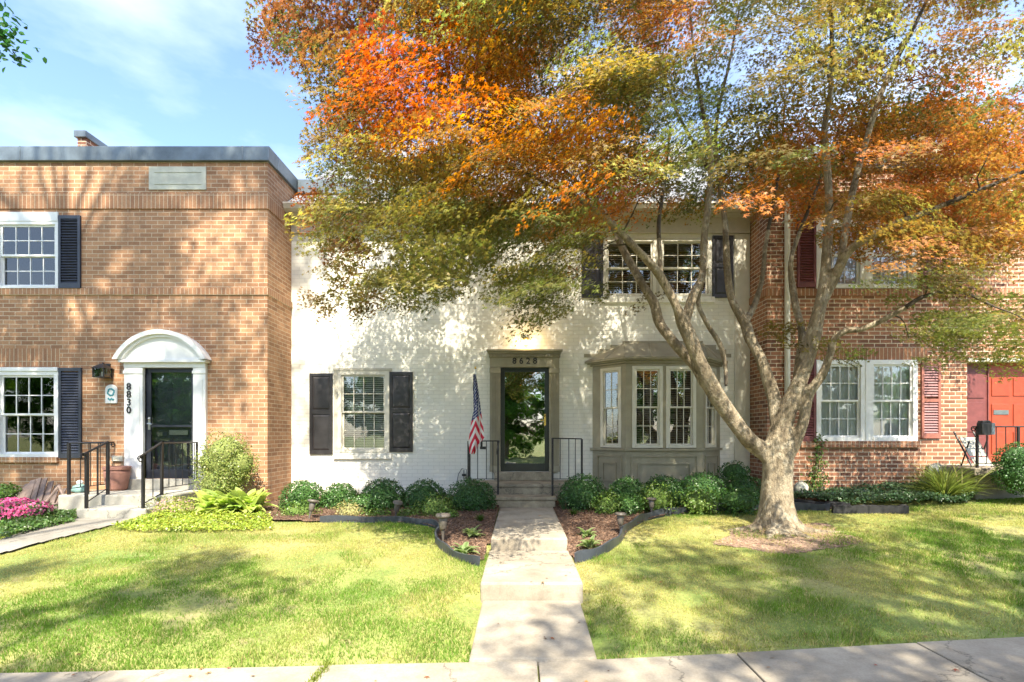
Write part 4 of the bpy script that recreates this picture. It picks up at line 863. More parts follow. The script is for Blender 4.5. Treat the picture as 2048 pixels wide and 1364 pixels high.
bw = [(607, 1000, 42, 38, -1.5, 'leftmost round boxwood, at the corner of the tan brick wall', MG), (681, 1003, 36, 36, -1.35, 'small round boxwood second from the tan brick corner', MG), (766, 998, 43, 40, -1.45, 'round boxwood directly below the shuttered left window', DG),
      (850, 1000, 44, 38, -1.4, 'round boxwood between left window and flag', DG), (941, 1000, 48, 42, -1.55, 'big round boxwood left of the sandy stoop below the flag', DG),
      (1165, 993, 46, 43, -1.55, 'big round boxwood right of the sandy stoop', DG), (1254, 996, 40, 40, -1.45, 'dark round boxwood under the left corner of the bay window', DG), (1328, 992, 44, 40, -1.35, 'dark rounded boxwood under the middle of the bay window', DG),
      (1405, 988, 52, 42, -1.35, 'dark broad boxwood under the right corner of the bay window', DG), (1483, 990, 46, 42, -1.3, 'dark broad boxwood against the red brick corner by the trunk', DG)]
for px, py, a, c, y, lab, col in bw: shrub('boxwood', px, py, a, c, y, col, lab, g, 4600, .034, amp=.13)
shrub('boxwood', 1468, 945, 30, 22, -.95, DG, 'white flecked shrub standing highest behind the boxwoods near the corner board', g, 900, .036)
g2 = 'low shrubs in front of the boxwoods'
for px, py, a, c, y, lab, col in [(596, 1030, 34, 22, -2.05, 'low bright shrub before the leftmost boxwood', LG), (722, 1008, 28, 16, -1.95, 'low green shrub between two left path lights', MG), (752, 1034, 24, 14, -2.1, 'small low shrub left of the tilted path light', LG), (822, 1036, 24, 15, -2.1, 'small low shrub right of the tilted path light', LG), (870, 1020, 36, 27, -2.0, 'light green shrub before the boxwood left of the stoop', LG),
      (895, 1036, 22, 14, -2.2, 'tiny bright shrub behind the upright left path light', LG), (1216, 1014, 27, 26, -2.0, 'light green shrub left of the right bed, before two boxwoods', LG), (1258, 1012, 26, 20, -2.0, 'spreading light green shrub above the upright right path light', MG), (1312, 1002, 32, 30, -1.95, 'bushy light green shrub around a path light under the bay', LG), (1396, 1004, 34, 26, -1.95, 'light green shrub before the boxwood at the bay right corner', LG), (1478, 1002, 40, 26, -1.95, 'light green shrub beside the trunk before the last boxwood', MG)]:
    shrub('low_shrub', px, py, a, c, y, col, lab, g2, 1500, .036, amp=.5)
shrub('variegated_shrub', 703, 1026, 34, 24, -2.1, (.33, .31, .12), 'pale yellow variegated shrub in the mulch below the left window', None, 1100, .03, amp=.3)
# cloud-pruned shrub, spirea, ivy, hedge, azalea
shrub('pruned_shrub', 450, 930, 60, 58, -1.55, (.24, .285, .075), 'yellow green cloud pruned shrub in tiers right of the arched door', None, 4600, .03, amp=.3, lobes=[(.05, 0, .42, .5), (-.42, 0, .1, .28), (.5, 0, .02, .32), (0, -.1, .0, .35), (-.2, 0, -.58, .5), (.2, .1, -.45, .3)])
r = shrub('spirea', 352, 1024, 56, 30, -2.05, (.24, .27, .06), 'yellow green spirea with pale pink flower heads beside the grey steps', None, 2000, .034, amp=.3)
def flowers(r, px, py, a, c, y, n, col, size=.03, sh='petal'):
    ct = at(px, py, y); k = (y-CAMY)/F; D = rdir(n*4); D = D[(D[:, 2] > .0) | (D[:, 1] < -.35)][:n]; m = len(D); P = np.array(ct)+D*np.array([a*k, a*k*.9, c*k])*rng.uniform(.97, 1.1, (m, 1))
    P = np.repeat(P, 5, 0); N = np.repeat(D, 5, 0)+rng.normal(0, .45, (m*5, 3)); N /= np.linalg.norm(N, axis=1)[:, None]
    cloud('flowers', P, rtan(N), N, size*rng.uniform(.8, 1.2, m*5), jit(col, m*5, .15), M['leaf'], r, sh)
flowers(r, 348, 1018, 34, 22, -2.25, 110, (.62, .44, .42), .02)
r = shrub('azalea', 30, 1030, 50, 30, -2.6, (.06, .12, .03), 'azalea covered in bright pink blossom at the left edge', None, 900, .035, lobes=[(-.2, 0, 0, 1), (.55, .1, .3, .5)])
flowers(r, 20, 1030, 52, 31, -2.62, 420, (.68, .17, .36), .034); flowers(r, 62, 1022, 32, 20, -2.55, 160, (.70, .20, .40), .032)
shrub('low_shrub', 12, 985, 24, 18, -1.6, (.09, .17, .03), 'bright green shrub at the left edge behind the pink azalea', None, 500, .04)
shrub('hedge', 2062, 935, 60, 52, -2.2, DG, 'dense clipped dark hedge at the right edge before the stoop', None, 4200, .03, 'hedge', .05, lobes=[(-.35, 0, .25, .5), (-.35, 0, -.3, .55), (.4, 0, .2, .6), (.4, 0, -.4, .6)])

def strappy(name, loc, n, length, width, col, label, group=None, arch=.6, cat='plant', upright=(.4, 1.2), edge=None, seg=7, wav=0, spread=(0, 0)):
    """rosette of broad arching leaves, all in one foliage mesh"""
    r = empty(name, loc, label, cat, group); q = MB(); x, y, z = loc; cols = []
    for i in range(n):
        a = i*2.399+random.uniform(-.3, .3); el = random.uniform(*upright); L = length*random.uniform(.65, 1.1); w = width*random.uniform(.8, 1.15); d = Vector((math.cos(a), math.sin(a), 0)); s = Vector((-d.y, d.x, 0)); p = Vector((x+random.uniform(-1, 1)*spread[0], y+random.uniform(-1, 1)*spread[1], z))+d*length*.06; e = el; b0 = len(q.v)
        c = jit(col, 1, .14)[0]
        for k in range(seg+1):
            t = k/seg; ww = w*(math.sin(math.pi*min(1, .12+.88*t)**.9)**.8 if k < seg else 0)+.002; up = Vector((-d.x*math.sin(e), -d.y*math.sin(e), math.cos(e)))
            wv = wav*math.sin(k*2.2+i)
            q.v += [tuple(p-s*ww+up*(ww*.35+wv)), tuple(p), tuple(p+s*ww+up*(ww*.35-wv))]
            ec = edge if edge is not None else c
            cols += [ec, c, ec]
            p = p+(d*math.cos(e)+Vector((0, 0, math.sin(e))))*L/seg; e -= arch*(.5+t)*2.2/seg
        for k in range(seg):
            o = b0+k*3; q.f += [(o, o+3, o+4, o+1), (o+1, o+4, o+5, o+2)]
    o = q.build('foliage', M['leaf'], r, smooth=True); ca = o.data.color_attributes.new('Col', 'FLOAT_COLOR', 'POINT')
    cc = np.ones((len(cols), 4), np.float32); cc[:, :3] = np.array(cols); ca.data.foreach_set('color', cc.ravel()); return r
h = at(468, 1030, -2.0); hz = float(lawn_z(h.x, -2.0))
strappy('hosta', (h.x-.02, -2.0, hz+.06), 210, .44, .078, (.42, .50, .15), 'large lime green hosta spreading before the tan brick corner', 'hostas', .5, upright=(.3, 1.4), spread=(.38, .16))
for px, py, L, n, lab in [(944, 1078, .20, 20, 'small green hosta in mulch left of the path, farther from the sidewalk'), (928, 1112, .20, 20, 'small bright hosta at the bed tip left of the path'), (1172, 1078, .19, 16, 'small green hosta in mulch right of the path, nearer the stoop'), (1180, 1102, .21, 18, 'small pale edged hosta at the bed tip right of the path')]:
    x, y, z = gp(px, py); strappy('hosta', (x, y, z+.02), n, L, .034, (.16, .25, .07), lab, 'hostas', .7, upright=(.5, 1.4), edge=(.34, .40, .2))
for px, py, lab in [(960, 1046, 'thin grassy tuft in mulch left of the path'), (1148, 1034, 'thin grassy tuft in mulch right of the path')]:
    x, y, z = gp(px, py); strappy('grass_tuft', (x, y, z), 60, .14, .004, (.06, .12, .02), lab, 'grassy tufts in the mulch', .3, upright=(.9, 1.5), seg=3)
x, y, z = gp(1890, 1002); strappy('ornamental_grass', (x, y, z), 420, .75, .006, (.22, .27, .08), 'arching pale green ornamental grass below the right stoop', None, .55, upright=(.6, 1.5), seg=5)
x, y, z = gp(1925, 1000); strappy('ornamental_grass', (x, y, z), 16, 1.0, .008, (.42, .42, .2), 'tall straw coloured grass stems arching beside the right stoop', None, .35, upright=(.8, 1.4), seg=6)

def carpet(name, poly, n, h0, h1, col, label, leaf, shape='oval', kind='stuff', cat=None, up=.9):
    px = [p[0] for p in poly]; py = [p[1] for p in poly]; P = []
    x = rng.uniform(min(px), max(px), n*4); y = rng.uniform(min(py), max(py), n*4); k = inpoly(x, y, poly); x, y = x[k][:n], y[k][:n]; m = len(x)
    hh = h0+(h1-h0)*VN(2.6)(x, y)*VN(7)(x, y)**.3; z = lawn_z(x, y)+hh*rng.uniform(.35, 1.0, m)**.5
    N = np.array([0, -.25, up])+rng.normal(0, .5, (m, 3)); N /= np.linalg.norm(N, axis=1)[:, None]
    o = cloud(name, np.stack([x, y, z], 1), rtan(N), N, leaf*rng.uniform(.6, 1.3, m), jit(col, m, .22), M['shrub_leaf'], None, shape); return tag(o, label, cat, None, kind)
G2 = lambda L: [gp(*p)[:2] for p in L]
carpet('ground_cover', G2([(1590, 1012), (1700, 1018), (1830, 1018), (1930, 1012), (1965, 1000), (1900, 985), (1800, 985), (1600, 985)])+[(7.2, -.8), (5.0, -.8)], 15000, .10, .34, (.07, .13, .055), 'low green ivy bed below the red brick wall', .045)
carpet('ground_cover', G2([(225, 1062), (300, 1068), (420, 1068), (545, 1062), (540, 1040), (420, 1028), (300, 1036)]), 7000, .04, .17, (.27, .34, .04), 'lime ground cover in front of the hosta and spirea', .036)
carpet('ground_cover', G2([(0, 1086), (70, 1066), (148, 1048), (150, 1030), (115, 1020), (0, 1030)]), 8000, .05, .24, (.075, .14, .03), 'green ground cover around the pink azalea', .04)
x, y, z = gp(1612, 985); r = empty('climbing_vine', (at(1635, 960, PR-.03).x, PR-.03, .5), 'thin green vine climbing red brick beside the maple trunk', 'vine')
st = [at(1622, 985, PR-.02), at(1630, 950, PR-.02), at(1634, 915, PR-.02), at(1636, 872, PR-.02)]; MB().tube(st, [.012, .009, .007, .004], 6).build('stem', M['twig'], r)
n = 320; t = rng.random(n)**1.3; P = np.array([[np.interp(a, [0, .33, .66, 1], [s[i] for s in st]) for i in range(3)] for a in t]); P[:, 0] += rng.normal(0, 1, n)*(.05+.10*(1-t)**2); P[:, 1] -= rng.uniform(0, .08, n)+.06*(1-t); P[:, 2] += rng.normal(0, .04, n)
N = np.array([0, -1, .4])+rng.normal(0, .4, (n, 3)); N /= np.linalg.norm(N, axis=1)[:, None]; cloud('foliage', P, rtan(N), N, .055*rng.uniform(.6, 1.2, n), jit((.09, .15, .03), n), M['leaf'], r)
x, y, z = gp(1600, 992); y = -1.05; x = xa(1602, y); z = float(lawn_z(x, y)); q = MB().blob((x, y, z+.22), (.12, .12, .15), 12, 8, .12); tag(q.build('garden_stone', M['stone'], smooth=True), 'pale grey stone at the foot of the red brick wall behind the trunk', 'stone')
x = xa(1872, -1.0); q = MB().blob((x, -1.0, float(lawn_z(x, -1.0))+.46), (.13, .09, .11), 12, 8, .15); tag(q.build('garden_stone', M['stone'], smooth=True), 'whitish rounded stone beside ornamental grass below the right window', 'stone')
# ================================================================== THE MAPLE
TY = -2.9
maple = empty('maple_tree', (*gp(1556, 1062)[:2], .33), 'multi stemmed maple with grey bark and orange green layered foliage on the right lawn', 'tree')
def limb(spec):      # (px, py, y, radius)
    pts = [at(p[0], p[1], p[2]) for p in spec]; rad = [p[3] for p in spec]; P, Q = [], []
    for i in range(len(pts)-1):
        p0, p1, p2, p3 = pts[max(i-1, 0)], pts[i], pts[i+1], pts[min(i+2, len(pts)-1)]
        for k in range(5):
            t = k/5; P.append(.5*((2*p1)+(p2-p0)*t+(2*p0-5*p1+4*p2-p3)*t*t+(3*p1-p0-3*p2+p3)*t*t*t)); Q.append(rad[i]*(1-t)+rad[i+1]*t)
    return P+[pts[-1]], Q+[rad[-1]]
T = TY
LIMBS = dict(
 trunk=[(1556, 1085, T, .52), (1556, 1062, T, .375), (1554, 1038, T, .275), (1552, 1005, T, .222), (1553, 960, T, .198), (1555, 920, T, .195), (1560, 880, T, .18), (1563, 855, T, .14)],
 A=[(1548, 925, T, .12), (1522, 900, T, .17), (1491, 872, T-.05, .165), (1447, 812, T-.1, .158), (1408, 746, T-.2, .15), (1388, 695, T-.25, .14), (1368, 650, T-.3, .125), (1353, 614, T-.35, .085), (1331, 570, T-.4, .082), (1304, 531, T-.5, .078), (1262, 487, T-.7, .07), (1215, 440, T-.9, .06), (1160, 400, T-1.2, .045), (1080, 360, T-1.5, .03), (990, 320, T-1.7, .02)],
 A2=[(1368, 655, T-.3, .10), (1386, 590, T-.3, .085), (1404, 553, T-.2, .078), (1408, 482, T-.1, .07), (1416, 410, T-.1, .066), (1422, 345, T, .06), (1418, 280, T, .05), (1405, 220, T, .04), (1390, 120, T, .028), (1380, 20, T, .02)],
 A3=[(1422, 345, T, .045), (1390, 290, T+.3, .035), (1350, 215, T+.5, .028), (1320, 120, T+.6, .02)],
 B=[(1410, 770, T-.15, .10), (1388, 728, T+.05, .11), (1350, 688, T+.15, .108), (1320, 647, T+.25, .105), (1307, 605, T+.3, .10), (1282, 564, T+.4, .09), (1249, 504, T+.6, .08), (1228, 460, T+.75, .07), (1200, 410, T+.9, .055), (1150, 360, T+1.0, .04), (1080, 300, T+1.0, .03), (980, 230, T+.9, .02)],
 A4=[(1322, 552, T-.4, .05), (1319, 500, T-.3, .045), (1318, 440, T-.2, .04), (1330, 360, T, .03), (1340, 260, T, .02)],
 Cst=[(1406, 556, T-.2, .05), (1396, 605, T-.1, .05), (1414, 647, T-.05, .05), (1441, 691, T, .052), (1451, 735, T, .048), (1452, 772, T, .03)],
 D=[(1558, 862, T, .15), (1546, 790, T+.1, .125), (1524, 724, T+.2, .115), (1502, 680, T+.3, .11), (1489, 645, T+.35, .105), (1463, 597, T+.4, .08), (1455, 542, T+.45, .072), (1450, 450, T+.5, .065), (1438, 350, T+.6, .05), (1432, 250, T+.7, .04), (1460, 120, T+.8, .028), (1480, 10, T+.9, .02)],
 D2=[(1489, 648, T+.35, .08), (1507, 614, T+.5, .066), (1524, 559, T+.6, .055), (1530, 500, T+.7, .048), (1542, 430, T+.8, .04), (1560, 330, T+.9, .03), (1570, 200, T+1, .02)],
 E=[(1562, 870, T, .17), (1572, 825, T-.05, .175), (1594, 775, T-.1, .155), (1614, 718, T-.15, .142), (1629, 658, T-.2, .135), (1645, 592, T-.25, .115), (1653, 515, T-.25, .085), (1658, 438, T-.25, .078), (1656, 350, T-.25, .07), (1648, 270, T-.3, .06), (1660, 190, T-.3, .05), (1664, 100, T-.35, .038), (1660, 0, T-.4, .028), (1655, -90, T-.5, .02)],
 E2=[(1638, 620, T-.2, .10), (1672, 548, T-.35, .09), (1700, 500, T-.5, .08), (1760, 462, T-.8, .066), (1850, 425, T-1.1, .05), (1960, 380, T-1.4, .036), (2080, 330, T-1.6, .025)],
 E3=[(1680, 535, T-.4, .07), (1694, 440, T-.3, .066), (1716, 340, T-.2, .062), (1745, 240, T-.2, .056), (1775, 155, T-.25, .048), (1830, 50, T-.3, .036), (1872, -40, T-.4, .025)],
 E4=[(1772, 165, T-.25, .04), (1786, 90, T-.1, .032), (1812, -10, T, .024)],
 E5=[(1742, 260, T-.2, .036), (1800, 175, T-.6, .03), (1850, 100, T-.9, .02)],
 E6=[(1720, 330, T-.2, .04), (1775, 245, T+.3, .03), (1850, 205, T+.6, .026), (1960, 115, T+.9, .018)],
 F=[(1590, 800, T, .09), (1597, 735, T+.3, .085), (1604, 669, T+.5, .08), (1592, 614, T+.6, .075), (1583, 560, T+.7, .066), (1583, 515, T+.7, .055), (1605, 450, T+.8, .042), (1640, 360, T+.9, .03), (1680, 250, T+1, .02)],
 G=[(1566, 930, T, .10), (1588, 892, T-.05, .105), (1606, 845, T-.15, .105), (1618, 790, T-.2, .092), (1646, 746, T-.3, .08), (1661, 707, T-.35, .072), (1667, 680, T-.4, .068), (1690, 662, T-.5, .06), (1727, 657, T-.6, .055), (1799, 622, T-.8, .045), (1850, 592, T-.9, .036), (1920, 584, T-1.1, .028), (1985, 612, T-1.2, .02)])
def ztop(x, y): return 7.45+.55*np.clip((x+2.2)/1.2, 0, 1)+2.0*np.exp(-((x-4.2)/4.2)**2)-.10*(y+3.1)**2
NOD, NR = [], []
tb, lb = MB(), MB()
for k, spec in LIMBS.items():
    P, Q = limb(spec)
    if k != 'trunk': Q = [q*.71 for q in Q]
    if k == 'trunk':
        def flare(a, i, n=len(P)):
            f = max(0, 1-i/12); return 1+f*.24*math.sin(5*a+.6)+f*.10*math.sin(9*a+i*.2)+.05*math.sin(3*a+i*.15)+.025*math.sin(7*a)
        tb.tube(P, Q, 40, True, flare)
    else:
        cut = [i for i, q in enumerate(Q) if q > .03]; n0 = len(cut)
        wob = lambda a, i: 1+.07*math.sin(2*a+i*.5)+.05*math.sin(3*a-i*.8)
        tb.tube(P[:n0+1], Q[:n0+1], 14, True, wob)
        if n0 < len(P)-1: lb.tube(P[n0-1:], Q[n0-1:], 8)
    if k != 'trunk' and k != 'Cst':
        for p, q in zip(P, Q):
            if q < .10: NOD.append(tuple(p)); NR.append(q)
# surface roots
base = Vector(gp(1556, 1062))
for a, L in ((-.3, .75), (.35, .5), (-1.2, .45), (-2.3, .55), (2.9, .6), (-1.75, .35)):
    P = []; 
    for i in range(6):
        t = i/5; x, y = base.x+math.cos(a+.2*t)*(.22+L*t), base.y+math.sin(a+.2*t)*(.16+L*t); P.append((x, y, float(lawn_z(x, y))+.05*(1-t)**1.5-.03))
    tb.tube(P, [.085, .07, .055, .045, .035, .025], 10)
tr = tb.build('trunk', M['bark'], maple, smooth=True)
rm_ = tr.modifiers.new('r', 'REMESH'); rm_.mode = 'VOXEL'; rm_.voxel_size = .016
sm_ = tr.modifiers.new('s', 'SMOOTH'); sm_.factor = .5; sm_.iterations = 5
bpy.context.view_layer.update(); me = bpy.data.meshes.new_from_object(tr.evaluated_get(bpy.context.evaluated_depsgraph_get())); tr.modifiers.clear(); tr.data = me; me.shade_smooth()

# leaf sprays: layered, drooping at the rim, denser above
LOW = [(480, 100), (560, 130), (600, 440), (650, 600), (720, 540), (760, 590), (880, 600), (940, 580), (1000, 520), (1020, 620), (1050, 655), (1105, 620), (1150, 560), (1200, 520), (1230, 440), (1330, 410), (1500, 405), (1560, 430), (1640, 430), (1700, 480), (1760, 560), (1800, 660), (1850, 705), (1950, 750), (2048, 730), (2300, 720), (2700, 600)]
LEFT = [(-900, 400), (-300, 430), (-60, 530), (60, 560), (110, 560), (150, 670), (250, 670), (300, 632), (420, 625), (480, 640), (560, 665), (640, 672)]
HUES = [ # px, py, radius, colour, weight : leaf colour by position in the crown
 (640, 60, 150, (.25, .10, .035), 1.2), (760, 90, 45, (.44, .10, .04), 1.3), (700, 240, 110, (.34, .15, .03), 1.0), (620, 400, 90, (.36, .10, .03), 1.1), (650, 480, 90, (.24, .11, .025), .9),
 (900, 140, 90, (.62, .20, .015), 2.0), (810, 180, 60, (.66, .14, .012), 2.2), (1010, 180, 110, (.52, .24, .015), 1.6), (980, 330, 70, (.5, .17, .015), 1.3), (1110, 250, 90, (.58, .22, .015), 2.0), (1210, 350, 90, (.56, .17, .015), 2.0), (1250, 410, 60, (.5, .15, .02), 1.5),
 (1300, 60, 90, (.50, .17, .02), 1.4), (1230, 130, 50, (.36, .30, .04), 1.1), (1340, 30, 60, (.55, .15, .02), 1.2), (880, 420, 160, (.19, .175, .03), 1.2), (1000, 480, 160, (.13, .165, .03), 1.3), (780, 330, 120, (.22, .16, .03), 1.0), (1100, 80, 100, (.20, .17, .03), 1.0), (1000, 20, 120, (.17, .15, .03), .9),
 (1400, 170, 130, (.17, .19, .03), 1.2), (1420, 330, 110, (.075, .125, .025), 1.5), (1330, 250, 110, (.10, .145, .025), 1.2), (1480, 390, 70, (.50, .17, .025), 1.9), (1590, 380, 90, (.48, .16, .025), 1.9), (1640, 130, 110, (.3, .2, .025), 1.1), (1560, 230, 110, (.25, .19, .025), 1.0), (1730, 230, 110, (.16, .17, .03), 1.1), (1850, 150, 130, (.22, .17, .03), 1.0),
 (1960, 60, 110, (.36, .15, .03), 1.1), (1850, 340, 130, (.44, .15, .04), 1.9), (1980, 300, 120, (.52, .17, .05), 2.0), (1760, 420, 110, (.27, .15, .03), 1.1), (1950, 440, 120, (.38, .19, .04), 1.2), (1800, 560, 110, (.15, .19, .035), 1.4), (1900, 660, 130, (.2, .23, .045), 1.4), (2000, 560, 110, (.24, .2, .04), 1.1), (1580, 480, 70, (.13, .16, .03), 1.0)]
hx = np.array([h[0] for h in HUES]); hy = np.array([h[1] for h in HUES]); hr = np.array([h[2] for h in HUES]); hc = np.array([h[3] for h in HUES]); hw_ = np.array([h[4] for h in HUES])
def hue(px, py):
    d = ((px-hx)/hr)**2+((py-hy)/hr)**2; w = hw_**2*np.exp(-d*1.0)+1e-4; k = min(1, w.sum()/.3); c = (w[:, None]*hc).sum(0)/w.sum(); pick = hc[int(rng.choice(len(w), p=w/w.sum()))]; c = c*.45+pick*.55; olive = np.array([.20, .20, .04]); red = max(0, c[0]/(c[1]+.02)-1.7); m = .62 if py > 200 and px < 1150 else .5; c = c*(1-m)+olive*m if (red > 0 and rng.random() < .30) else c
    if rng.random() < (.16 if w.max() > .9 else .34): c = np.array([(.19, .22, .045), (.13, .16, .035), (.30, .27, .05), (.24, .22, .05)])[rng.integers(4)]
    c = c*k+np.array([.2, .155, .03])*(1-k); return (c*.90+.10*c.mean()+.012)*(.95+.10*min(1, max(0, (c[0]-.3)/.25)))
cl = []; tries = 0; NCL = 1400
while len(cl) < NCL and tries < 300000:
    tries += 1
    px = random.uniform(520, 2700); py = random.uniform(-900, 780); y = random.uniform(-6.2, -.95)
    if py > np.interp(px, [p[0] for p in LOW], [p[1] for p in LOW]) or px < np.interp(py, [p[0] for p in LEFT], [p[1] for p in LEFT]): continue
    p = at(px, py, y); x, z = p.x, p.z
    if x > 7.7 or x < -4.3 or z > ztop(x, y) or (x > 4.3 and y > -1.25): continue
    if ((x-2.3)/7.0)**2+((y+3.2)/2.95)**2 > 1.05: continue
    dep = z/ztop(x, y)
    if 1230 < px < 1640 and py > 330 and random.random() < .45: continue
    if px > 1700 and py > 470 and random.random() < .35: continue
    if x > 5.2 and random.random() < (.72 if y < -2.4 and z < 7 else .4): continue
    if 1.6 < x < 5.9 and y < -4.7 and z < 7.4 and random.random() < .85: continue
    if random.random() > (.35 if px > 1150 else .62)+.75*dep: continue
    if y < -2.9 and py < 460 and random.random() < .6 and any(abs(px-np.interp(py, a_, b_)) < 42 for a_, b_ in (([0, 230, 330, 480], [1395, 1408, 1421, 1408]), ([0, 270, 440, 500], [1660, 1650, 1656, 1655]), ([-40, 155, 340, 480], [1870, 1775, 1716, 1690]), ([120, 350, 520], [1455, 1440, 1454]))): continue
    if any((px-gx)**2/ga**2+(py-gy)**2/gb**2 < 1 for gx, gy, ga, gb in ((1215, 45, 42, 45), (1480, 100, 34, 60), (1578, 165, 40, 22), (1800, 110, 45, 28), (1985, 165, 60, 35), (800, 70, 26, 30), (925, 285, 45, 16), (845, 90, 22, 40))): continue
    cl.append((p, px, py))
for _ in range(150):
    px = random.uniform(1660, 2120); py = random.uniform(225, 500); cl.append((at(px, py, random.uniform(-2.5, -1.3)), px, py))
for _ in range(34):
    px = random.uniform(615, 900); py = random.uniform(545, 632)-.12*abs(px-700); cl.append((at(px, py, random.uniform(-3.0, -1.5)), px, py))
for _ in range(16):
    px = random.uniform(1000, 1150); py = random.uniform(540, 625); cl.append((at(px, py, random.uniform(-3.0, -1.6)), px, py))
for _ in range(30):
    px = random.uniform(1840, 2120); py = random.uniform(585, 735); cl.append((at(px, py, random.uniform(-3.4, -2.0)), px, py))
for _ in range(70):
    px = random.uniform(1190, 1660); py = random.uniform(285, 425); cl.append((at(px, py, random.uniform(-2.3, -1.0)), px, py))
for px, py, y in [(528, 20, -3.5), (533, 70, -3.4), (540, 95, -3.4), (570, 40, -3.3), (600, 80, -3.2), (618, 110, -3.2), (640, 60, -3.2), (660, 600, -2.6), (655, 620, -2.6), (1048, 650, -2.6), (1030, 640, -2.6), (1075, 650, -2.7), (1560, 655, -2.3), (1545, 668, -2.3), (1580, 660, -2.3), (1200, 590, -3.0), (1190, 575, -2.9), (1290, 600, -2.4), (1665, 690, -3.2), (1640, 700, -3.1), (1690, 720, -3.4), (1720, 705, -3.4), (1590, 690, -3.0)]:
    cl.append((at(px, py, y), px, py))
# grow twigs: every spray hangs on the nearest wood
nod = np.array(NOD); nrad = np.array(NR); tw = MB(); cen = np.array([base.x, base.y, 4.0])
order = sorted(range(len(cl)), key=lambda i: (nod-np.array(cl[i][0]))[:, :].__pow__(2).sum(1).min())
for i in order:
    p = np.array(cl[i][0]); d = np.sqrt(((nod-p)**2).sum(1)); up = np.clip(nod[:, 2]-p[2]-.25, 0, None); j = int(np.argmin(d+up*.5-.3*np.minimum(nrad, .05)/.05*.3)); a = nod[j]
    L = np.linalg.norm(p-a); r0 = min(nrad[j]*.75, .006+.006*L+.004); n = max(3, int(L/.25)); side = rng.normal(0, .10*L, 3); pts = []
    for k in range(n+1):
        t = k/n; q = a+(p-a)*t+side*math.sin(math.pi*t)*.6+np.array([0, 0, .12*L*math.sin(math.pi*t)])+(rng.normal(0, .02, 3) if 0 < k < n else 0); pts.append(q)
    rr = [r0*(1-.65*k/n) for k in range(n+1)]; tw.tube(pts, rr, 4, False)
    nod = np.vstack([nod, pts[1:]]); nrad = np.concatenate([nrad, rr[1:]])
tw.add(lb.v, lb.f); tw.build('branches', M['twig'], maple, smooth=True)
P_, N_, T_, C_, S_ = [], [], [], [], []
for p, px, py in cl:
    p = np.array(p); small = py > np.interp(px, [q[0] for q in LOW], [q[1] for q in LOW])-55 or px < 660
    Rr = random.uniform(.2, .36) if small else random.uniform(.3, .58); n = int((225 if not small else 225)*Rr*Rr/.16*random.uniform(.75, 1.2)); n = max(40, min(n, 360))
    out = p-cen; out[2] = 0; out /= np.linalg.norm(out)+1e-6
    a = rng.uniform(0, 2*math.pi, n); rad = Rr*np.sqrt(rng.random(n)); st = rng.uniform(.75, 1.3); th = rng.normal(0, .75); out = np.array([out[0]*math.cos(th)-out[1]*math.sin(th), out[0]*math.sin(th)+out[1]*math.cos(th), 0]); dr_ = rng.uniform(.1, .5)
    X = rad*np.cos(a); Y = rad*np.sin(a)*.75
    perp = np.array([-out[1], out[0], 0]); Q = p+out*X[:, None]*st+perp*Y[:, None]
    Q[:, 2] += -dr_*X*st*(1+.6*(X > 0))-.45*(X**2+Y**2)+rng.normal(0, .028, n)
    N = np.array([0, 0, 1.0])+out*.65+rng.normal(0, .33, (n, 3)); N /= np.linalg.norm(N, axis=1)[:, None]
    Tn = out*1.0+np.array([0, 0, -.35])+rng.normal(0, .6, (n, 3)); Tn -= N*(Tn*N).sum(1)[:, None]
    c0 = hue(px, py)*rng.uniform(.6, 1.3)
    P_.append(Q); N_.append(N); T_.append(Tn); S_.append(rng.uniform(.027, .048, n)); C_.append(jit(c0, n, .2))
P_ = np.vstack(P_); print('maple leaves', len(P_), 'sprays', len(cl))
ok = (P_[:, 1] < -.75) | (P_[:, 0] < 4.5); ok &= P_[:, 1] < -.5
cloud('crown', P_[ok], np.vstack(T_)[ok], np.vstack(N_)[ok], np.concatenate(S_)[ok], np.vstack(C_)[ok], M['maple_leaf'], maple, 'maple')

# ================================================================== OTHER TREES (beside and across the street)
def tree(loc, h, crown_c, crown_r, ncl, nl, col, leaf, label, group, limbs=9, droop=0, shape='oval', trunk_r=.2, extra=()):
    r = empty('street_tree', loc, label, 'tree', group); x, y, z = loc; q = MB(); cc = np.array(crown_c); cr_ = np.array(crown_r)
    top = cc+np.array([0, 0, cr_[2]*.4]); stem = [(x, y, z-.1), (x, y, z+.6), tuple((np.array([x, y, z])*.6+cc*.4)), tuple(cc), tuple(top)]; q.tube(stem, [trunk_r*1.5, trunk_r, trunk_r*.85, trunk_r*.55, .04], 14)
    P, N, C, S_ = [], [], [], []; ends = list(extra)
    for i in range(ncl): v = rdir(1)[0]*rng.random()**.4; ends.append(tuple(cc+v*cr_))
    for i, e in enumerate(ends):
        e = np.array(e); 
        if i < limbs*8 or i < len(extra):
            s = np.array(stem[2 if i % 3 == 0 else 3]); mid = (s+e)/2+rng.normal(0, .15, 3); q.tube([tuple(s), tuple(mid), tuple(e)], [trunk_r*.3, trunk_r*.16, .012], 6)
        Rr = random.uniform(.3, .6)*max(.5, cr_[0]/3); m = nl; D = rdir(m)*(rng.random(m)**.5)[:, None]*np.array([Rr, Rr, Rr*.55]); P.append(e+D); nn = np.array([0, 0, 1])+rng.normal(0, .55, (m, 3)); N.append(nn/np.linalg.norm(nn, axis=1)[:, None]); C.append(jit(np.array(col)*rng.uniform(.7, 1.3), m, .2)); S_.append(leaf*rng.uniform(.7, 1.3, m))
    q.build('trunk', M['bark'], r, smooth=True); P = np.vstack(P); N = np.vstack(N)
    cloud('crown', P, rtan(N), N, np.concatenate(S_), np.vstack(C), M['leaf'], r, shape); return r
g = 'street trees'
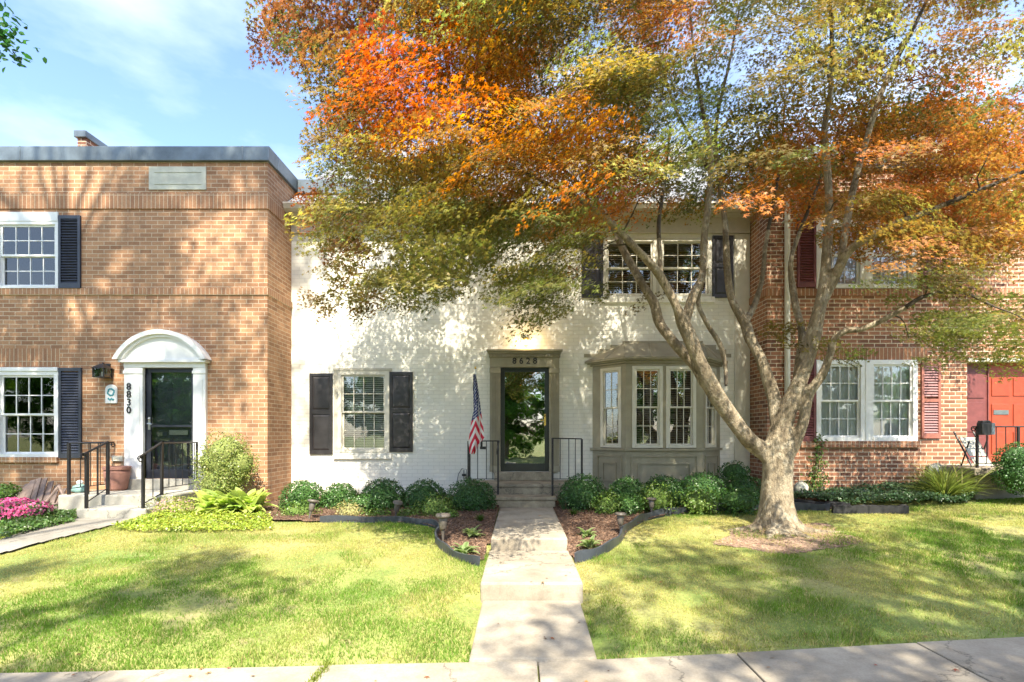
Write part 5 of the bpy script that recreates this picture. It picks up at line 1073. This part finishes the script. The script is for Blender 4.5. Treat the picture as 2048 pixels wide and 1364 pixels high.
tips = [tuple(at(px, py, -5.0)) for px, py in ((-20, 30), (5, 55), (12, 85), (20, 100), (0, 75), (-30, 60), (-60, 40), (4, 35))]
tree((-12.6, -6.6, .0), 8, (-9.4, -5.6, 8.2), (1.9, 1.6, 1.7), 60, 160, (.055, .12, .03), .075, 'green tree whose leafy branch tip enters at the top left corner', g, extra=[(-6.6, -5.2, 6.2)])
tr_left = [o for o in COL.objects if o.name.startswith('street_tree')][0]
n = 260; P = np.vstack([np.array(t)+rng.normal(0, .085, (n//8, 3)) for t in tips]); N = np.array([0, 0, 1])+rng.normal(0, .6, (len(P), 3)); N /= np.linalg.norm(N, axis=1)[:, None]
cloud('foliage', P, rtan(N), N, .07*rng.uniform(.7, 1.3, len(P)), jit((.05, .13, .04), len(P)), M['leaf'], tr_left)
MB().tube([(-7.4, -5.3, 6.9), (-6.4, -5.2, 6.3), tuple(at(-60, 40, -5)), tuple(at(-10, 60, -5)), tuple(at(14, 90, -5))], [.03, .022, .014, .009, .004], 6).build('branch', M['twig'], tr_left)
tree((-10.5, -18.2, 0), 19, (-7.0, -11.0, 17.2), (4.8, 3.0, 4.6), 58, 210, (.075, .15, .035), .13, 'tall street tree with a wide crown reaching over the road, opposite the tan brick house', g, trunk_r=.3)
tree((-6.0, -17.9, 0), 13, (-4.5, -16.0, 11.5), (3.8, 2.6, 2.0), 38, 170, (.075, .15, .035), .13, 'street tree across the road opposite the left lawn', g, trunk_r=.28)
tree((7.0, -17.9, 0), 13, (5.6, -14.6, 10.5), (4.6, 3.4, 2.2), 75, 170, (.075, .15, .035), .13, 'street tree across the road opposite the right lawn', g, trunk_r=.28)
for i, (x, y) in enumerate(((-1, -28),)):
    tree((x, y, -.05), 10, (x, y, 4.6), (4.4, 3.0, 4.6), 230, 170, (.15, .28, .055), .2, 'bushy green tree standing in the row across the street', 'trees in a row across the street', trunk_r=.25)
    tsrc = [o for o in COL.objects if o.get('group') == 'trees in a row across the street'][0]
    for k, xx in enumerate((-46, -38, -31, -24, -16.5, -9, 6.5, 14, 21.5, 29, 36)):
        o = copy_tree(tsrc); o.location = (xx, -27+1.5*math.sin(k*2.1), -.05); o.rotation_euler = (0, 0, k*1.3); o.scale = (1.05, 1.05, .9+.2*(k % 3)/2)

# ================================================================== GRASS, MULCH CHIPS
def blades(poly_test, n, x0, x1, y0, y1, name, hmin, hmax, wid, dens=None):
    x = rng.uniform(x0, x1, n); y = rng.uniform(y0, y1, n); k = poly_test(x, y); x, y = x[k], y[k]
    A, B_, Cc = VN(.75)(x, y), VN(2.3)(x, y), VN(6)(x, y)
    dry = np.clip((A*.55+B_*.45-.44+.02*(x < 0))*4.0, 0, 1); bare = np.clip((VN(1.4)(x, y)*.6+VN(4.5)(x, y)*.4-.60)*7, 0, 1)
    for cx_, cy_, rx_, ry_ in bares: bare = np.maximum(bare, np.clip(1.5-1.5*(((x-cx_)/rx_)**2+((y-cy_)/ry_)**2)*(.6+.8*Cc), 0, .93))
    k = rng.random(len(x)) > bare*.85; x, y, dry, bare, Cc, B_ = x[k], y[k], dry[k], bare[k], Cc[k], B_[k]; m = len(x)
    c = np.array([.165, .275, .045])[None]*(1-dry)[:, None]+np.array([.44, .43, .14])[None]*dry[:, None]; st = (rng.random(m) < .10+.25*dry)[:, None]; c = np.where(st, np.array([.5, .42, .2]), c)
    c = c*rng.uniform(.6, 1.4, (m, 1)); h = rng.uniform(hmin, hmax, m)*(.55+.9*Cc)*(1-.45*dry); T = np.stack([rng.normal(0, .42, m), rng.normal(0, .42, m), np.ones(m)], 1); a = rng.uniform(0, 2*math.pi, m); N = np.stack([np.cos(a), np.sin(a), np.full(m, .1)], 1)
    return cloud(name, np.stack([x, y, lawn_z(x, y)-.004], 1), T, N, h, np.clip(c, 0, .9), M['grass'], None, 'blade', wid*rng.uniform(.7, 1.3, m))
bares = [(*gp(1575, 1090)[:2], 1.0, .42), (*gp(1560, 1170)[:2], .42, .18), (*gp(1640, 1190)[:2], .22, .1), (*gp(945, 1230)[:2], .22, .35), (*gp(1200, 1160)[:2], .12, .3), (*gp(250, 1110)[:2], .4, .15), (*gp(560, 1090)[:2], .7, .12)]
mulchL, mulchR, ringp, sidep = polyL, polyR, ring, side_poly
def is_lawn(x, y):
    k = (y > edge(x)-.015+.03*VN(3)(x, y)) & (y < -.9); k &= ~((x > WX0+.005-.05*VN(2.5)(y, y)) & (x < WX1-.0+.05*VN(2.5)(y, y+9))); k &= ~inpoly(x, y, mulchL) & ~inpoly(x, y, mulchR) & ~inpoly(x, y, sidep)
    k &= ~((x < -4.6) & (y > -2.25)) & ~((x > 4.4) & (y > -1.9) & (x < 7.6)) & ~((x < -5.6) & (y > -2.5)) & (np.abs(x) < 1.02*(y-CAMY)+2.6)
    return k
tag(blades(is_lawn, 1200000, -12.5, 12.5, -7.2, -.9, 'grass', .022, .054, .0065), 'mown lawn grass with straw coloured patches', None, None, 'stuff')
def is_tuft(x, y):
    near = (y < edge(x)+.16) | (np.abs(x-WX0) < .10) | (np.abs(x-WX1) < .10); v = VN(4)(x, y); return is_lawn(x, y) & ((near & (v > .45)) | (VN(1.1)(x, y)*.5+v*.5 > .74))
tag(blades(is_tuft, 330000, -12.5, 12.5, -7.2, -.9, 'grass_tufts', .05, .10, .0062), 'longer uncut grass along the pavement edges and in clumps', None, None, 'stuff')
n = 700; xx = -1.39+rng.normal(0, .022, n); yy = -6.52-1.4*rng.random(n)**1.3; c = np.array([.22, .27, .05])*rng.uniform(.6, 1.4, (n, 1)); T_ = np.stack([rng.normal(0, .5, n), rng.normal(0, .5, n), np.ones(n)], 1); a = rng.uniform(0, 6.28, n)
tag(cloud('joint_weeds', np.stack([xx, yy, np.full(n, -.002)], 1), T_, np.stack([np.cos(a), np.sin(a), np.full(n, .1)], 1), rng.uniform(.015, .05, n), c, M['grass'], None, 'blade', .008), 'weeds growing in the sidewalk joint', None, None, 'stuff')
def chips(name, poly, n, mat, s=.035, extra=None):
    px = [p[0] for p in poly]; py = [p[1] for p in poly]; x = rng.uniform(min(px), max(px), n*3); y = rng.uniform(min(py), max(py), n*3); k = inpoly(x, y, poly); x, y = x[k][:n], y[k][:n]; m = len(x)
    N = np.array([0, 0, 1])+rng.normal(0, .45, (m, 3)); N /= np.linalg.norm(N, axis=1)[:, None]; c = np.where((rng.random(m) < .18)[:, None], np.array([.30, .19, .13]), np.array([.13, .075, .05]))*rng.uniform(.5, 1.5, (m, 1))
    return tag(cloud(name, np.stack([x, y, lawn_z(x, y)+.045+rng.uniform(0, .012, m)], 1), rtan(N), N, s*rng.uniform(.4, 1.4, m), c, M['leaf'], None, 'petal', s*.5), 'brown bark chips over the planting beds', None, None, 'stuff')
chips('mulch_chips', polyL, 7000, M['mulch']); chips('mulch_chips', polyR, 7000, M['mulch']); chips('mulch_chips', ring, 350, M['mulch'], .026)
# leaf litter on the pavement
n = 200; x = rng.uniform(-4, 6, n); y = np.array([rng.uniform(-7.0, float(edge(a))+.5) for a in x]); y[90:] = rng.uniform(-6.3, -2.4, 110); x[90:] = np.where(rng.random(110) < .7, rng.uniform(.9, 6.5, 110), x[90:]); x[:30] = rng.uniform(WX0, WX1, 30); y[:30] = rng.uniform(-6.4, -1.4, 30)
z = np.where(y > -5.35, np.where(y > -3.97, .40, .25), .05); z = np.where(x > WX1, np.where(y > edge(x), lawn_z(x, y)+.03, .004), np.where(x < WX0, np.where(y > edge(x), lawn_z(x, y)+.03, .004), np.where(y < -6.45, .004, np.where(y < -5.35, .006+.0715*(y+6.46), z))))
N = np.array([0, 0, 1])+rng.normal(0, .15, (n, 3)); N /= np.linalg.norm(N, axis=1)[:, None]
tag(cloud('fallen_leaves', np.stack([x, y, z+.008], 1), rtan(N), N, rng.uniform(.012, .035, n), jit((.22, .12, .06), n, .4), M['leaf'], None, 'maple'), 'scattered fallen leaves on the pavement', None, None, 'stuff')
